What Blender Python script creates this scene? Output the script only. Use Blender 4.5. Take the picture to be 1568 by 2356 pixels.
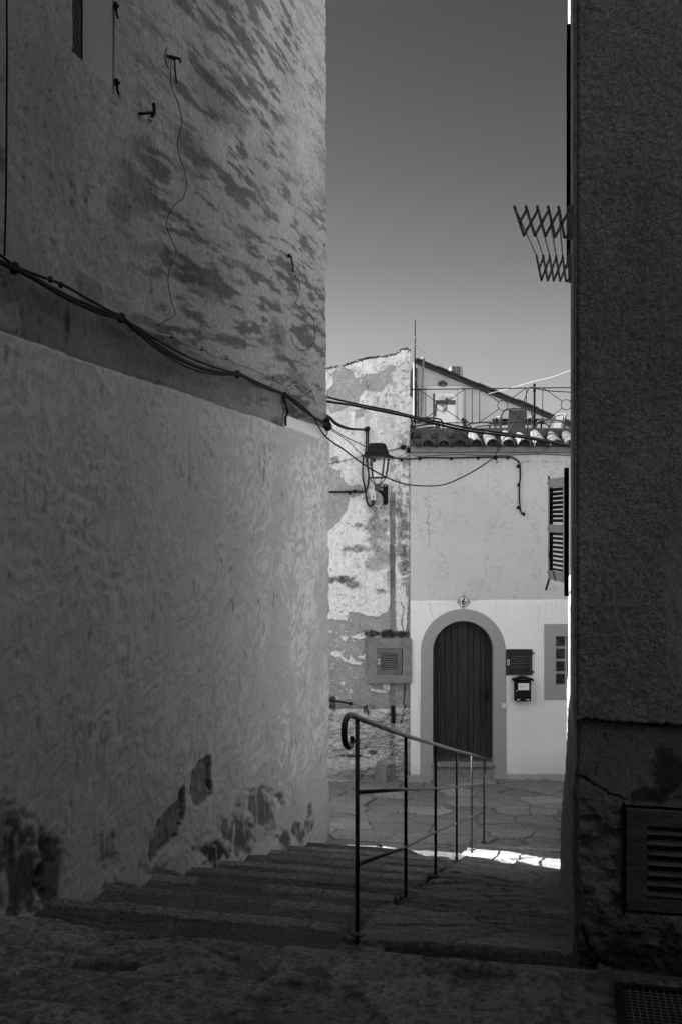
import bpy, bmesh, math, random
import numpy as np
from mathutils import Vector, Matrix
R = math.radians
random.seed(5)
for o in list(bpy.data.objects): bpy.data.objects.remove(o)
sc = bpy.context.scene
col = sc.collection

EXPOSURE = 2.55; SKY_STRENGTH = 0.12; SUN_STRENGTH = 5.0
VS = 2**(1.65-EXPOSURE)
SKYRAMP = [(.128, .20*VS), (.18, .19*VS), (.25, .137*VS), (.33, .103*VS), (.40, .084*VS), (.46, .072*VS), (.60, .22), (.80, .60)]
# ------------------------------------------------------------------ camera, sky, sun, exposure
F, CX, HY = 2290.0, 784.0, 1195.0            # focal length, principal column and horizon row of the 1568 px wide photo
cam = bpy.data.cameras.new('camera')
cam.sensor_fit = 'HORIZONTAL'; cam.sensor_width = 24.0
cam.lens = 24.0*F/1568.0
cam.shift_y = (HY-1178.0)/1568.0
cam.clip_start = 0.05; cam.clip_end = 2000
co = bpy.data.objects.new('camera', cam); col.objects.link(co)
co.location = (0, 0, 0); co.rotation_euler = (R(90), 0, 0)
sc.camera = co

SUN_EL = R(40.9)
SH = Vector((-0.581, 0.814, 0)).normalized()
SD = Vector((SH.x*math.cos(SUN_EL), SH.y*math.cos(SUN_EL), math.sin(SUN_EL)))
w = bpy.data.worlds.new('World'); sc.world = w; w.use_nodes = True
nt = w.node_tree; nt.nodes.clear()
sky = nt.nodes.new('ShaderNodeTexSky'); sky.sky_type = 'NISHITA'; sky.sun_disc = False
sky.sun_elevation = SUN_EL; sky.sun_rotation = math.atan2(SH.x, SH.y)
sky.air_density = 1.0; sky.dust_density = 0.6; sky.ozone_density = 1.0
sep = nt.nodes.new('ShaderNodeSeparateColor')
tc = nt.nodes.new('ShaderNodeTexCoord'); sx = nt.nodes.new('ShaderNodeSeparateXYZ')
nt.links.new(tc.outputs['Generated'], sx.inputs[0])
rmp = nt.nodes.new('ShaderNodeValToRGB')
cr = rmp.color_ramp
cr.elements[0].position = 0.0; cr.elements[0].color = (.2*VS,)*3+(1,)
cr.elements[1].position = 1.0; cr.elements[1].color = (.8,)*3+(1,)
for p_, v_ in SKYRAMP:
    e = cr.elements.new(p_); e.color = (v_,)*3+(1,)
nt.links.new(sx.outputs['Z'], rmp.inputs[0])
mul = nt.nodes.new('ShaderNodeMath'); mul.operation = 'MULTIPLY'
nt.links.new(sky.outputs[0], sep.inputs[0])
mixc = nt.nodes.new('ShaderNodeMath'); mixc.operation = 'MULTIPLY_ADD'; mixc.inputs[1].default_value = 0.6
half = nt.nodes.new('ShaderNodeMath'); half.operation = 'MULTIPLY'; half.inputs[1].default_value = 0.4
nt.links.new(sep.outputs[0], half.inputs[0]); nt.links.new(sep.outputs[1], mixc.inputs[0]); nt.links.new(half.outputs[0], mixc.inputs[2])
nt.links.new(mixc.outputs[0], mul.inputs[0]); nt.links.new(rmp.outputs[0], mul.inputs[1])
bg = nt.nodes.new('ShaderNodeBackground'); out = nt.nodes.new('ShaderNodeOutputWorld')
nt.links.new(mul.outputs[0], bg.inputs['Color']); bg.inputs['Strength'].default_value = SKY_STRENGTH
nt.links.new(bg.outputs[0], out.inputs[0])
sl = bpy.data.lights.new('sun', 'SUN'); sl.energy = SUN_STRENGTH; sl.angle = R(0.53)
so = bpy.data.objects.new('sun', sl); col.objects.link(so)
so.rotation_euler = SD.to_track_quat('Z', 'Y').to_euler()
sc.view_settings.view_transform = 'Standard'; sc.view_settings.look = 'None'
sc.view_settings.exposure = EXPOSURE; sc.view_settings.gamma = 1.0
sc.render.engine = 'CYCLES'
sc.cycles.max_bounces = 10; sc.cycles.diffuse_bounces = 7
sc.render.resolution_x = 681; sc.render.resolution_y = 1024

# ------------------------------------------------------------------ helpers
def P(x, y, d):                     # a point seen at photo position (x, y) at distance d
    return Vector(((x-CX)/F*d, d, (HY-y)/F*d))
LWA, LWB = -2.647, 0.2236           # left wall: X = LWA + LWB*Y
RWA = 0.042                         # right wall: X = RWA + LWB*Y
NRM = 1/math.sqrt(1+LWB*LWB)
AX = Vector((LWB*NRM, NRM, 0))      # along the street, away from the camera
PR = Vector((NRM, -LWB*NRM, 0))     # across the street, to the right
def WL(x, y, off=0.0):              # a point on the left wall
    k = (x-CX)/F
    d = LWA/(k-LWB)
    return P(x, y, d)+PR*off
def WR(d, z, off=0.0):              # a point on the right side wall
    return Vector((RWA+LWB*d, d, z))-PR*off

def tag(o, label=None, cat=None, group=None, kind=None):
    if label: o['label'] = label
    if cat: o['category'] = cat
    if group: o['group'] = group
    if kind: o['kind'] = kind
    return o
def thing(name, label, cat, loc, group=None):
    o = bpy.data.objects.new(name, None); col.objects.link(o)
    o.location = loc; o.empty_display_size = 0.1
    tag(o, label, cat, group); return o
def link(o, parent=None):
    col.objects.link(o)
    if parent is not None:
        o.parent = parent
        o.matrix_parent_inverse = Matrix.Translation(-Vector(parent.location)) if parent.parent is None else Matrix.Identity(4)
    return o

class MB:
    def __init__(s): s.v = []; s.f = []
    def add(s, vs, fs):
        n = len(s.v); s.v += [tuple(v) for v in vs]; s.f += [tuple(i+n for i in f) for f in fs]; return s
    def box(s, a, b, M=None):
        a = Vector(a); b = Vector(b)
        x0, x1 = sorted((a.x, b.x)); y0, y1 = sorted((a.y, b.y)); z0, z1 = sorted((a.z, b.z))
        vs = [Vector(p) for p in ((x0,y0,z0),(x1,y0,z0),(x1,y1,z0),(x0,y1,z0),(x0,y0,z1),(x1,y0,z1),(x1,y1,z1),(x0,y1,z1))]
        if M: vs = [M @ v for v in vs]
        return s.add(vs, [(3,2,1,0),(4,5,6,7),(0,1,5,4),(1,2,6,5),(2,3,7,6),(3,0,4,7)])
    def obox(s, o, ux, uy, uz):         # box from a corner and three edge vectors
        o = Vector(o); ux = Vector(ux); uy = Vector(uy); uz = Vector(uz)
        vs = [o, o+ux, o+ux+uy, o+uy, o+uz, o+ux+uz, o+ux+uy+uz, o+uy+uz]
        f = [(3,2,1,0),(4,5,6,7),(0,1,5,4),(1,2,6,5),(2,3,7,6),(3,0,4,7)]
        if ux.cross(uy).dot(uz) < 0: f = [q[::-1] for q in f]
        return s.add(vs, f)
    def tube(s, pts, r, n=8, cap=True, taper=None):
        pts = [Vector(p) for p in pts]; vs = []; fs = []; prev = None
        for i, p in enumerate(pts):
            t = (pts[min(i+1, len(pts)-1)]-pts[max(i-1, 0)]).normalized()
            if prev is None:
                up = Vector((0,0,1)) if abs(t.z) < .9 else Vector((1,0,0))
                nrm = t.cross(up).normalized()
            else:
                nrm = (prev-t*prev.dot(t)).normalized()
            prev = nrm; bn = t.cross(nrm)
            rr = r if taper is None else r*taper[i]
            for k in range(n):
                a = 2*math.pi*k/n
                vs.append(p+(nrm*math.cos(a)+bn*math.sin(a))*rr)
        for i in range(len(pts)-1):
            for k in range(n):
                fs.append((i*n+k, i*n+(k+1) % n, (i+1)*n+(k+1) % n, (i+1)*n+k))
        if cap:
            fs.append(tuple(range(n-1, -1, -1))); fs.append(tuple((len(pts)-1)*n+k for k in range(n)))
        return s.add(vs, fs)
    def prism(s, pts, ext):             # planar outline extruded by a vector
        pts = [Vector(p) for p in pts]; ext = Vector(ext); n = len(pts)
        fs = [tuple(range(n)), tuple(range(2*n-1, n-1, -1))]
        for i in range(n): fs.append((i, i+n, (i+1) % n+n, (i+1) % n))
        return s.add(pts+[p+ext for p in pts], fs)
    def ball(s, c, r, n=8, m=6, sc_=(1,1,1)):
        c = Vector(c); vs = []; fs = []
        for j in range(m+1):
            th = math.pi*j/m
            for k in range(n):
                a = 2*math.pi*k/n
                vs.append(c+Vector((r*sc_[0]*math.sin(th)*math.cos(a), r*sc_[1]*math.sin(th)*math.sin(a), r*sc_[2]*math.cos(th))))
        for j in range(m):
            for k in range(n):
                fs.append((j*n+k, (j+1)*n+k, (j+1)*n+(k+1) % n, j*n+(k+1) % n))
        return s.add(vs, fs)
    def build(s, name, mat, parent=None, smooth=False, bevel=0.0, recalc=True):
        me = bpy.data.meshes.new(name); me.from_pydata(s.v, [], s.f)
        if recalc or bevel:
            bm = bmesh.new(); bm.from_mesh(me)
            bmesh.ops.remove_doubles(bm, verts=bm.verts, dist=1e-6)
            bmesh.ops.recalc_face_normals(bm, faces=bm.faces)
            if bevel: bmesh.ops.bevel(bm, geom=list(bm.edges), offset=bevel, segments=2, affect='EDGES', clamp_overlap=True)
            bm.to_mesh(me); bm.free()
        if smooth:
            for p in me.polygons: p.use_smooth = True
        me.materials.append(mat)
        return link(bpy.data.objects.new(name, me), parent)

def spline(pts, n=8):
    pts = [Vector(p) for p in pts]; o = []
    for i in range(len(pts)-1):
        p0 = pts[max(i-1, 0)]; p1 = pts[i]; p2 = pts[i+1]; p3 = pts[min(i+2, len(pts)-1)]
        for k in range(n):
            t = k/n
            o.append(0.5*((2*p1)+(p2-p0)*t+(2*p0-5*p1+4*p2-p3)*t*t+(-p0+3*p1-3*p2+p3)*t**3))
    o.append(pts[-1]); return o

# ---- value noise on arrays
_T = np.random.RandomState(11).rand(512, 512).astype(np.float32)
def vn(x, y, o=0):
    x = x+o*37.13; y = y+o*71.7
    xi = np.floor(x).astype(int); yi = np.floor(y).astype(int)
    fx = x-xi; fy = y-yi; fx = fx*fx*(3-2*fx); fy = fy*fy*(3-2*fy)
    a = _T[yi & 511, xi & 511]; b = _T[yi & 511, (xi+1) & 511]; c = _T[(yi+1) & 511, xi & 511]; d = _T[(yi+1) & 511, (xi+1) & 511]
    return (a*(1-fx)+b*fx)*(1-fy)+(c*(1-fx)+d*fx)*fy
def fbm(x, y, n=4, o=0):
    s = 0; a = 0.5; t = 0
    for i in range(n):
        s = s+a*vn(x*2**i, y*2**i, o+i*3); t += a; a *= 0.55
    return s/t
def ss(a, b, x):
    t = np.clip((x-a)/(b-a), 0, 1); return t*t*(3-2*t)
def mix(a, b, t): return a*(1-t)+b*t
def voro(x, y, o=0, jit=0.85):
    xi = np.floor(x).astype(int); yi = np.floor(y).astype(int)
    f1 = np.full(x.shape, 9.0); f2 = np.full(x.shape, 9.0); cid = np.zeros(x.shape)
    for dy in (-1, 0, 1):
        for dx in (-1, 0, 1):
            cx = xi+dx; cy = yi+dy
            px = cx+0.5+jit*(_T[(cy+o*13) & 511, (cx+o*29) & 511]-0.5); py = cy+0.5+jit*(_T[(cy+101+o*7) & 511, (cx+57+o*3) & 511]-0.5)
            dd = np.hypot(x-px, y-py); idv = _T[(cy+201) & 511, (cx+307) & 511]
            nw = dd < f1
            f2 = np.where(nw, f1, np.minimum(f2, dd)); cid = np.where(nw, idv, cid); f1 = np.where(nw, dd, f1)
    return f1, f2, cid
def poly(x, y, pts, warp=3.0, soft=1.0, fr=0.12, o=0):      # soft mask of a ragged polygon, in photo units
    xs = [p[0] for p in pts]; ys = [p[1] for p in pts]
    res = np.zeros(x.shape)
    sel = (x > min(xs)-warp*2-soft*2) & (x < max(xs)+warp*2+soft*2) & (y > min(ys)-warp*2-soft*2) & (y < max(ys)+warp*2+soft*2)
    if not sel.any(): return res
    X = x[sel]; Y = y[sel]
    X2 = X+(fbm(X*fr, Y*fr, 4, o+5)-.5)*2.6*warp; Y2 = Y+(fbm(X*fr, Y*fr, 4, o+9)-.5)*2.6*warp
    ins = np.zeros(X.shape, bool); dm = np.full(X.shape, 1e9)
    n = len(pts)
    for i in range(n):
        x0, y0 = pts[i]; x1, y1 = pts[(i+1) % n]
        if y0 != y1:
            c = ((y0 > Y2) != (y1 > Y2)) & (X2 < (x1-x0)*(Y2-y0)/(y1-y0)+x0); ins ^= c
        L = (x1-x0)**2+(y1-y0)**2
        t = np.clip(((X2-x0)*(x1-x0)+(Y2-y0)*(y1-y0))/max(L, 1e-9), 0, 1)
        dm = np.minimum(dm, np.hypot(X2-x0-t*(x1-x0), Y2-y0-t*(y1-y0)))
    sd = np.where(ins, dm, -dm)
    res[sel] = ss(-soft, soft, sd); return res
def line(x, y, pts, wd=1.0, warp=2.0, o=0, fr=0.15):                  # a crack
    xs = [p[0] for p in pts]; ys = [p[1] for p in pts]; res = np.zeros(x.shape); m = 4*wd+3*warp
    sel = (x > min(xs)-m) & (x < max(xs)+m) & (y > min(ys)-m) & (y < max(ys)+m)
    if not sel.any(): return res
    X = x[sel]; Y = y[sel]
    X2 = X+(fbm(X*fr, Y*fr, 3, o+15)-.5)*2.6*warp; Y2 = Y+(fbm(X*fr, Y*fr, 3, o+19)-.5)*2.6*warp
    dm = np.full(X.shape, 1e9)
    for (x0, y0), (x1, y1) in zip(pts[:-1], pts[1:]):
        L = (x1-x0)**2+(y1-y0)**2; t = np.clip(((X2-x0)*(x1-x0)+(Y2-y0)*(y1-y0))/max(L, 1e-9), 0, 1)
        dm = np.minimum(dm, np.hypot(X2-x0-t*(x1-x0), Y2-y0-t*(y1-y0)))
    res[sel] = 1-ss(wd*.5, wd*1.5, dm); return res
def blob(x, y, cx, cy, rx, ry, fr=0.05, amp=0.8, soft=0.35, o=0):
    q = np.hypot((x-cx)/rx, (y-cy)/ry)+(fbm(x*fr, y*fr, 4, o+25)-.5)*2*amp
    return 1-ss(1-soft, 1+soft, q)

# ---- materials: monochrome, as in the photograph
def nodes(name):
    m = bpy.data.materials.new(name); m.use_nodes = True
    return m, m.node_tree, m.node_tree.nodes['Principled BSDF']
def add_bump(n, b, specs, coord):
    prev = None
    for scale, dist, det in specs:
        t = n.nodes.new('ShaderNodeTexNoise'); t.inputs['Scale'].default_value = scale; t.inputs['Detail'].default_value = det; t.inputs['Roughness'].default_value = 0.6
        n.links.new(coord, t.inputs['Vector'])
        bp = n.nodes.new('ShaderNodeBump'); bp.inputs['Strength'].default_value = 1.0; bp.inputs['Distance'].default_value = dist
        n.links.new(t.outputs[0], bp.inputs['Height'])
        if prev: n.links.new(prev.outputs[0], bp.inputs['Normal'])
        prev = bp
    if prev: n.links.new(prev.outputs[0], b.inputs['Normal'])
def tone_mat(name, fine=(60, 0.5), rough=0.9, bump=((40, 0.004, 5),), spots=None):
    m, n, b = nodes(name); b.inputs['Roughness'].default_value = rough
    b.inputs['Specular IOR Level'].default_value = 0.25
    at = n.nodes.new('ShaderNodeAttribute'); at.attribute_name = 'tone'
    c = n.nodes.new('ShaderNodeTexCoord').outputs['Object']
    t = n.nodes.new('ShaderNodeTexNoise'); t.inputs['Scale'].default_value = fine[0]; t.inputs['Detail'].default_value = 6; t.inputs['Roughness'].default_value = 0.7
    n.links.new(c, t.inputs['Vector'])
    mr = n.nodes.new('ShaderNodeMapRange'); mr.inputs[1].default_value = 0.25; mr.inputs[2].default_value = 0.75
    mr.inputs[3].default_value = 1-fine[1]; mr.inputs[4].default_value = 1+fine[1]
    n.links.new(t.outputs[0], mr.inputs[0])
    mu = n.nodes.new('ShaderNodeMath'); mu.operation = 'MULTIPLY'
    n.links.new(at.outputs['Fac'], mu.inputs[0]); n.links.new(mr.outputs[0], mu.inputs[1])
    last = mu.outputs[0]
    if spots:
        v = n.nodes.new('ShaderNodeTexNoise'); v.inputs['Scale'].default_value = spots[0]; v.inputs['Detail'].default_value = 3
        n.links.new(c, v.inputs['Vector'])
        m2 = n.nodes.new('ShaderNodeMapRange'); m2.inputs[1].default_value = spots[1]; m2.inputs[2].default_value = spots[1]+0.06
        m2.inputs[3].default_value = 1.0; m2.inputs[4].default_value = spots[2]
        n.links.new(v.outputs[0], m2.inputs[0])
        mu2 = n.nodes.new('ShaderNodeMath'); mu2.operation = 'MULTIPLY'
        n.links.new(last, mu2.inputs[0]); n.links.new(m2.outputs[0], mu2.inputs[1]); last = mu2.outputs[0]
    n.links.new(last, b.inputs['Base Color'])
    add_bump(n, b, bump, c); return m
def grey(name, v, rough=0.7, metal=0.0, var=0.25, scale=20, bump=((60, 0.0008, 3),), stretch=(1,1,1), spec=0.3):
    m, n, b = nodes(name); b.inputs['Roughness'].default_value = rough; b.inputs['Metallic'].default_value = metal
    b.inputs['Specular IOR Level'].default_value = spec
    c0 = n.nodes.new('ShaderNodeTexCoord').outputs['Object']
    mp = n.nodes.new('ShaderNodeMapping'); mp.inputs['Scale'].default_value = stretch; n.links.new(c0, mp.inputs['Vector']); c = mp.outputs[0]
    t = n.nodes.new('ShaderNodeTexNoise'); t.inputs['Scale'].default_value = scale; t.inputs['Detail'].default_value = 6; t.inputs['Roughness'].default_value = 0.65
    n.links.new(c, t.inputs['Vector'])
    mr = n.nodes.new('ShaderNodeMapRange'); mr.inputs[1].default_value = 0.25; mr.inputs[2].default_value = 0.75
    mr.inputs[3].default_value = v*(1-var); mr.inputs[4].default_value = v*(1+var)
    n.links.new(t.outputs[0], mr.inputs[0]); n.links.new(mr.outputs[0], b.inputs['Base Color'])
    add_bump(n, b, bump, c); return m

def relief(name, org, U, V, N, us, vs, fn, mat, parent=None, hole=None, corner=0.03, kind=None, flat=False):
    uu, vv = np.meshgrid(np.asarray(us, float), np.asarray(vs, float))
    h, tone = fn(uu, vv)[:2]
    U = np.array(U[:]); V = np.array(V[:]); N = np.array(N[:]); org = np.array(org[:])
    wN = ss(-corner, 0, uu)[..., None]; wS = (1-ss(0, corner, uu))[..., None]
    if flat: pos = org+U*uu[..., None]+V*vv[..., None]
    else: pos = org+U*np.maximum(uu, 0)[..., None]+N*np.minimum(uu, 0)[..., None]+V*vv[..., None]
    if not flat and (uu < 0).any(): pos = pos+N*h[..., None]*wN-U*h[..., None]*wS
    else: pos = pos+N*h[..., None]
    ny, nx = uu.shape
    idx = np.arange(nx*ny).reshape(ny, nx)
    q = np.stack([idx[:-1, :-1], idx[:-1, 1:], idx[1:, 1:], idx[1:, :-1]], -1).reshape(-1, 4)
    if hole is not None:
        um = (uu[:-1, :-1]+uu[1:, 1:])/2; vm = (vv[:-1, :-1]+vv[1:, 1:])/2
        q = q[~hole(um, vm).reshape(-1)]
    if np.dot(np.cross(U, V), N) < 0: q = q[:, ::-1]
    me = bpy.data.meshes.new(name)
    me.vertices.add(nx*ny); me.vertices.foreach_set('co', pos.reshape(-1).astype(np.float32))
    me.loops.add(len(q)*4); me.loops.foreach_set('vertex_index', q.reshape(-1).astype(np.int32))
    me.polygons.add(len(q)); me.polygons.foreach_set('loop_start', np.arange(0, len(q)*4, 4, dtype=np.int32))
    me.polygons.foreach_set('loop_total', np.full(len(q), 4, np.int32))
    me.polygons.foreach_set('use_smooth', np.ones(len(q), bool))
    a = me.attributes.new('tone', 'FLOAT', 'POINT'); a.data.foreach_set('value', np.clip(tone, 0.004, 0.9).reshape(-1).astype(np.float32))
    me.update(calc_edges=True); me.materials.append(mat)
    o = link(bpy.data.objects.new(name, me), parent)
    if kind: o['kind'] = kind
    return o
ZV = Vector((0, 0, 1))

# ------------------------------------------------------------------ materials
M = {
 'plaster': tone_mat('old_plaster', fine=(75, 0.26), bump=((9, 0.01, 4), (70, 0.0025, 5))),
 'rough': tone_mat('rough_render', fine=(90, 0.35), bump=((30, 0.006, 5), (150, 0.0015, 3))),
 'facade': tone_mat('painted_plaster', fine=(30, 0.05), bump=((12, 0.004, 4), (90, 0.0006, 4))),
 'worn': tone_mat('peeling_plaster', fine=(55, 0.30), bump=((25, 0.006, 5), (120, 0.002, 4))),
 'stucco': tone_mat('dark_stucco', fine=(150, 0.5), bump=((130, 0.006, 4), (260, 0.003, 3))),
 'stone': tone_mat('paving_stone', fine=(42, 0.85), bump=((14, 0.014, 5), (55, 0.014, 6)), rough=0.85, spots=(60, .62, .45)),
 'body': grey('building_render', 0.30, 0.9), 'bodyd': grey('shaded_render', 0.22, 0.9),
 'white': grey('white_plaster', 0.62, 0.85, var=0.06), 'band': grey('grey_door_surround', 0.30, 0.85, var=0.05, scale=8),
 'iron': grey('black_iron', 0.012, 0.85, 0.0, 0.4, 40, spec=0.12),
 'rail': grey('painted_handrail', 0.022, 0.45, 0.0, 0.35, 60, spec=0.4),
 'cable': grey('black_cable', 0.010, 0.85, 0, 0.3, spec=.1), 'cableg': grey('grey_cable', 0.16, 0.7, 0, 0.3),
 'wire': grey('pale_wire', 0.35, 0.5, 0, 0.1),
 'wood': grey('dark_weathered_wood', 0.024, 0.75, 0, 0.95, 7, ((30, 0.003, 6),), (9, 9, 0.6)),
 'woodg': grey('grey_weathered_wood', 0.12, 0.8, 0, 0.45, 7, ((30, 0.002, 6),), (0.8, 6, 9)),
 'woodr': grey('faded_shutter_wood', 0.11, 0.85, 0, 0.5, 6, ((24, 0.003, 6),), (0.8, 6, 9)),
 'shut': grey('shade_dark_shutter', 0.010, 0.85, 0, 0.2, 12, spec=.1), 'shutd': grey('dark_shutter', 0.010, 0.85, 0, 0.3, spec=.1),  # first one near-black: its colour stands in for shade on the open leaf
 'concrete': grey('mottled_concrete', 0.10, 0.95, 0, 0.75, 26, ((40, 0.01, 5),)),
 'surround': grey('cement_surround', 0.19, 0.95, 0, 0.4, 12, ((40, 0.005, 5),)),
 'tile': grey('clay_tile', 0.065, 0.85, 0, 0.55, 13, ((40, 0.004, 5),)),
 'tiled': grey('lichen_tile', 0.032, 0.9, 0, 0.8, 22, ((40, 0.004, 5),)),
 'alu': grey('aluminium', 0.5, 0.55, 0.0, 0.1), 'galv': grey('galvanised_pipe', 0.22, 0.6, 0.2, 0.3),
 'plastic': grey('pale_plastic', 0.55, 0.5, 0, 0.08), 'acw': grey('air_conditioner_casing', 0.40, 0.6, 0, 0.08),
 'dark': grey('dark_void', 0.006, 0.9, 0, 0.2), 'paper': grey('paper', 0.75, 0.8, 0, 0.1),
 'gablew': grey('gable_plaster', 0.47, 0.9, 0, 0.12, 3, ((20, 0.004, 4),)),
 'chair': grey('chair_tube', 0.05, 0.7, 0.0, 0.2), 'chairw': grey('chair_sling', 0.06, 0.8, 0, 0.15), 'glasspl': None,
}
m, n, b = nodes('window_glass'); b.inputs['Base Color'].default_value = (.02, .02, .02, 1); b.inputs['Roughness'].default_value = 0.12; b.inputs['Specular IOR Level'].default_value = 0.35
add_bump(n, b, ((14, 0.03, 3),), n.nodes.new('ShaderNodeTexCoord').outputs['Object']); M['glass'] = m
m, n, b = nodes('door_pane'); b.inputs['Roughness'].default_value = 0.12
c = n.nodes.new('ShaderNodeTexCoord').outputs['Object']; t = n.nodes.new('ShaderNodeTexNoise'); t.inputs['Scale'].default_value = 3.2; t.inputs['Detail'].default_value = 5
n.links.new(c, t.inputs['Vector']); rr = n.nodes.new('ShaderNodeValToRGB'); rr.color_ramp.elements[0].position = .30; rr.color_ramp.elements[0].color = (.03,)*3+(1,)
rr.color_ramp.elements[1].position = .44; rr.color_ramp.elements[1].color = (.82,)*3+(1,); n.links.new(t.outputs[0], rr.inputs[0]); n.links.new(rr.outputs[0], b.inputs['Base Color']); M['pane'] = m  # noise blotches paint bright and dark reflections into the pane colour

m = grey('door_wood', 0.026, 0.7, 0, 1.0, 8, ((24, 0.004, 6),), (9, 9, 0.35)); M['door'] = m
for q_ in m.node_tree.nodes:
    if q_.type == 'MAP_RANGE': q_.inputs[1].default_value = .40; q_.inputs[2].default_value = .68; q_.inputs[3].default_value = .010; q_.inputs[4].default_value = .046
# ------------------------------------------------------------------ ground: paved landing, stairs, ramp and square
Z0 = -1.78
def tw(X, Y): return (X-.069)*.2182+(Y-4.265)*.9759, (X-.069)*.9759-(Y-4.265)*.2182
STEP_T = [-.15+.65*i for i in range(9)]; RISE = .17
def ground_fn(wv, t):
    nz = (fbm(wv*2.2, t*2.2, 4, 3)-.5)
    # landing
    f1, f2, cid = voro(wv*2.1+.6*fbm(wv*3, t*3, 3, 40), t*2.9+.6*fbm(wv*3, t*3, 3, 41), 1)
    gap = 1-ss(.02, .10, f2-f1)
    worn = ss(.35, .6, fbm(wv*1.3, t*1.3, 3, 50))
    hl = Z0+.05*nz+.02*(cid-.5)-.012*gap*worn+.022*(fbm(wv*10, t*15, 5, 8)-.5)
    tl = .125*(.75+.4*cid)*(1-.30*gap*ss(.3, .6, worn))*(.6+.8*fbm(wv*11, t*14, 5, 60))*(.8+.4*fbm(wv*2, t*2, 3, 81))*(1-.45*ss(.68, .78, vn(wv*34, t*26, 82)))
    # stairs, w < 0
    hs = np.full(wv.shape, Z0, float); wob = .07*(fbm(wv*3.5, t*.2, 4, 12)-.5)
    ts = np.zeros(wv.shape)+.07
    for i, T in enumerate(STEP_T):
        hs = np.where(t > T+wob, Z0-RISE*(i+1)+.0, hs)
    hs = hs
    for i, T in enumerate(STEP_T):
        nose = (t > T+wob-.105) & (t < T+wob)
        ph = wv*(2.0+.5*_T[i, 3])+7.3*_T[i, 5]+.25*vn(wv*3, t*0+i, 5); fr_ = ph-np.floor(ph)
        blk = ss(.0, .025, fr_)*ss(.0, .025, 1-fr_)
        pk = fbm(wv*55, t*55, 2, 70)
        ts = np.where(nose, mix(.05, .098*(.50+.9*vn(np.floor(ph), t*0+i, 9))*(.6+.8*pk), blk), ts)
        hs = np.where(nose, hs+.008*blk-.012*(1-ss(0, .012, t-(T+wob-.13)))+.006*(pk-.5), hs)
    g1, g2, gid = voro(wv*2.2+.4*fbm(wv*3, t*3, 3, 42), t*2.6, 2)
    gg = 1-ss(.03, .09, g2-g1)
    anyn = np.zeros(wv.shape, bool)
    for i, T in enumerate(STEP_T): anyn |= (t > T+wob-.105) & (t < T+wob)
    tread = ~anyn
    ts = np.where(tread, .052*(.6+.7*gid)*(.7+.6*fbm(wv*9, t*9, 4, 61)), ts)
    ts = np.where(tread, mix(ts, .068, gg*.8), ts)
    hs = hs+np.where(tread, -.007*gg+.010*(fbm(wv*8, t*12, 4, 9)-.5)+.006*gid, 0)
    # ramp, w > 0
    hr = Z0-.02-.2596*t
    r1, r2, rid = voro(wv*1.7+.5*fbm(wv*2, t*2, 3, 44), t*1.8+.3*fbm(wv*2, t*2, 3, 45), 3)
    rg = 1-ss(.02, .07, r2-r1)
    rip = fbm(wv*3.2, t*17, 4, 10)-.5
    hr = hr+.042*rip*ss(-.1, .8, t)*(1-.6*ss(4.2, 5.4, t))-.012*rg+.02*(rid-.5)+.05*nz
    trp = .10*(.55+.85*rid)*(.65+.75*fbm(wv*5, t*16, 4, 62))*(1-.5*rg)
    # square at the foot
    zp = Z0-1.70-.085*(t-5.7)
    p1, p2, pid = voro(wv*2.0+.5*fbm(wv*2, t*2, 3, 46), t*2.2+.4*fbm(wv*2, t*2, 3, 47), 4)
    pg = 1-ss(.02, .06, p2-p1)
    hp = zp+.03*nz-.018*pg+.030*(pid-.5)+.014*(fbm(wv*6, t*9, 4, 13)-.5)
    lightst = ss(.62, .72, pid)*ss(.4, .55, fbm(wv*.8, t*.8, 2, 80))
    tp = .175*(.78+.34*pid)*(.8+.4*fbm(wv*6, t*10, 4, 63))*(1+.25*lightst)*(1-.48*pg)
    # stitch
    bd = -.10+.05*(fbm(t*2.5, wv*0, 3, 14)-.5)
    isr = ss(bd-.012, bd+.012, wv)
    edge = np.exp(-((wv-bd)/.05)**2)*ss(-.2, .2, t)*(1-ss(5.4, 6.2, t))
    hslope = np.where(t > STEP_T[0], mix(hs, np.where(t > 0, hr, Z0-.02-.02*ss(-.1, 0, t)), isr), hl)
    trp = trp*(1+.9*ss(4.5, 6, t)); tsl = np.where(t > STEP_T[0], mix(ts, trp, isr), tl)  # ramp foot coloured lighter so the sunlit strip there looks brighter
    curb = ((wv > .12) & (wv < 1.0) & (t > -.12+.06*wv) & (t < .0+.06*wv))
    hslope = np.where(curb, hslope-.035, hslope); tsl = np.where(curb, .045, tsl)
    hslope = hslope-.05*edge*ss(.45, .6, fbm(t*4, wv*4, 3, 15)); tsl = tsl*(1-.55*edge*ss(.4, .55, fbm(t*3, wv*3, 3, 16)))
    k = np.where(wv < bd, ss(5.70, 5.73, t), ss(6.75, 7.1, t))
    h = mix(hslope, hp, k); tn = mix(tsl, tp, k)
    # dark holes and puddled hollows on the landing
    for cx, cy, rx, ry in ((1.05, -.72, .05, .035), (1.18, -.62, .05, .03), (.55, -.25, .13, .05), (-.9, -.5, .12, .04)):
        q = blob(wv, t, cx, cy, rx, ry, 20, .5, .3); h = h-.02*q; tn = tn*(1-.6*q)
    gm = ((wv > .86) & (t < -.18) & (t > -1.0)); h = np.where(gm, np.minimum(h, -1.80), h)
    # narrow darker strip along the left side of the paving
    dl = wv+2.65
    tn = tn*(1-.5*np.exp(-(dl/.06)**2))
    return h, tn
ts_ = np.concatenate([np.arange(-4.2, 1.0, .011), np.arange(1.0, 7.2, .0145), np.arange(7.2, 14.2, .03)])
ws_ = np.arange(-2.9, 2.35, .0125)
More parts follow.
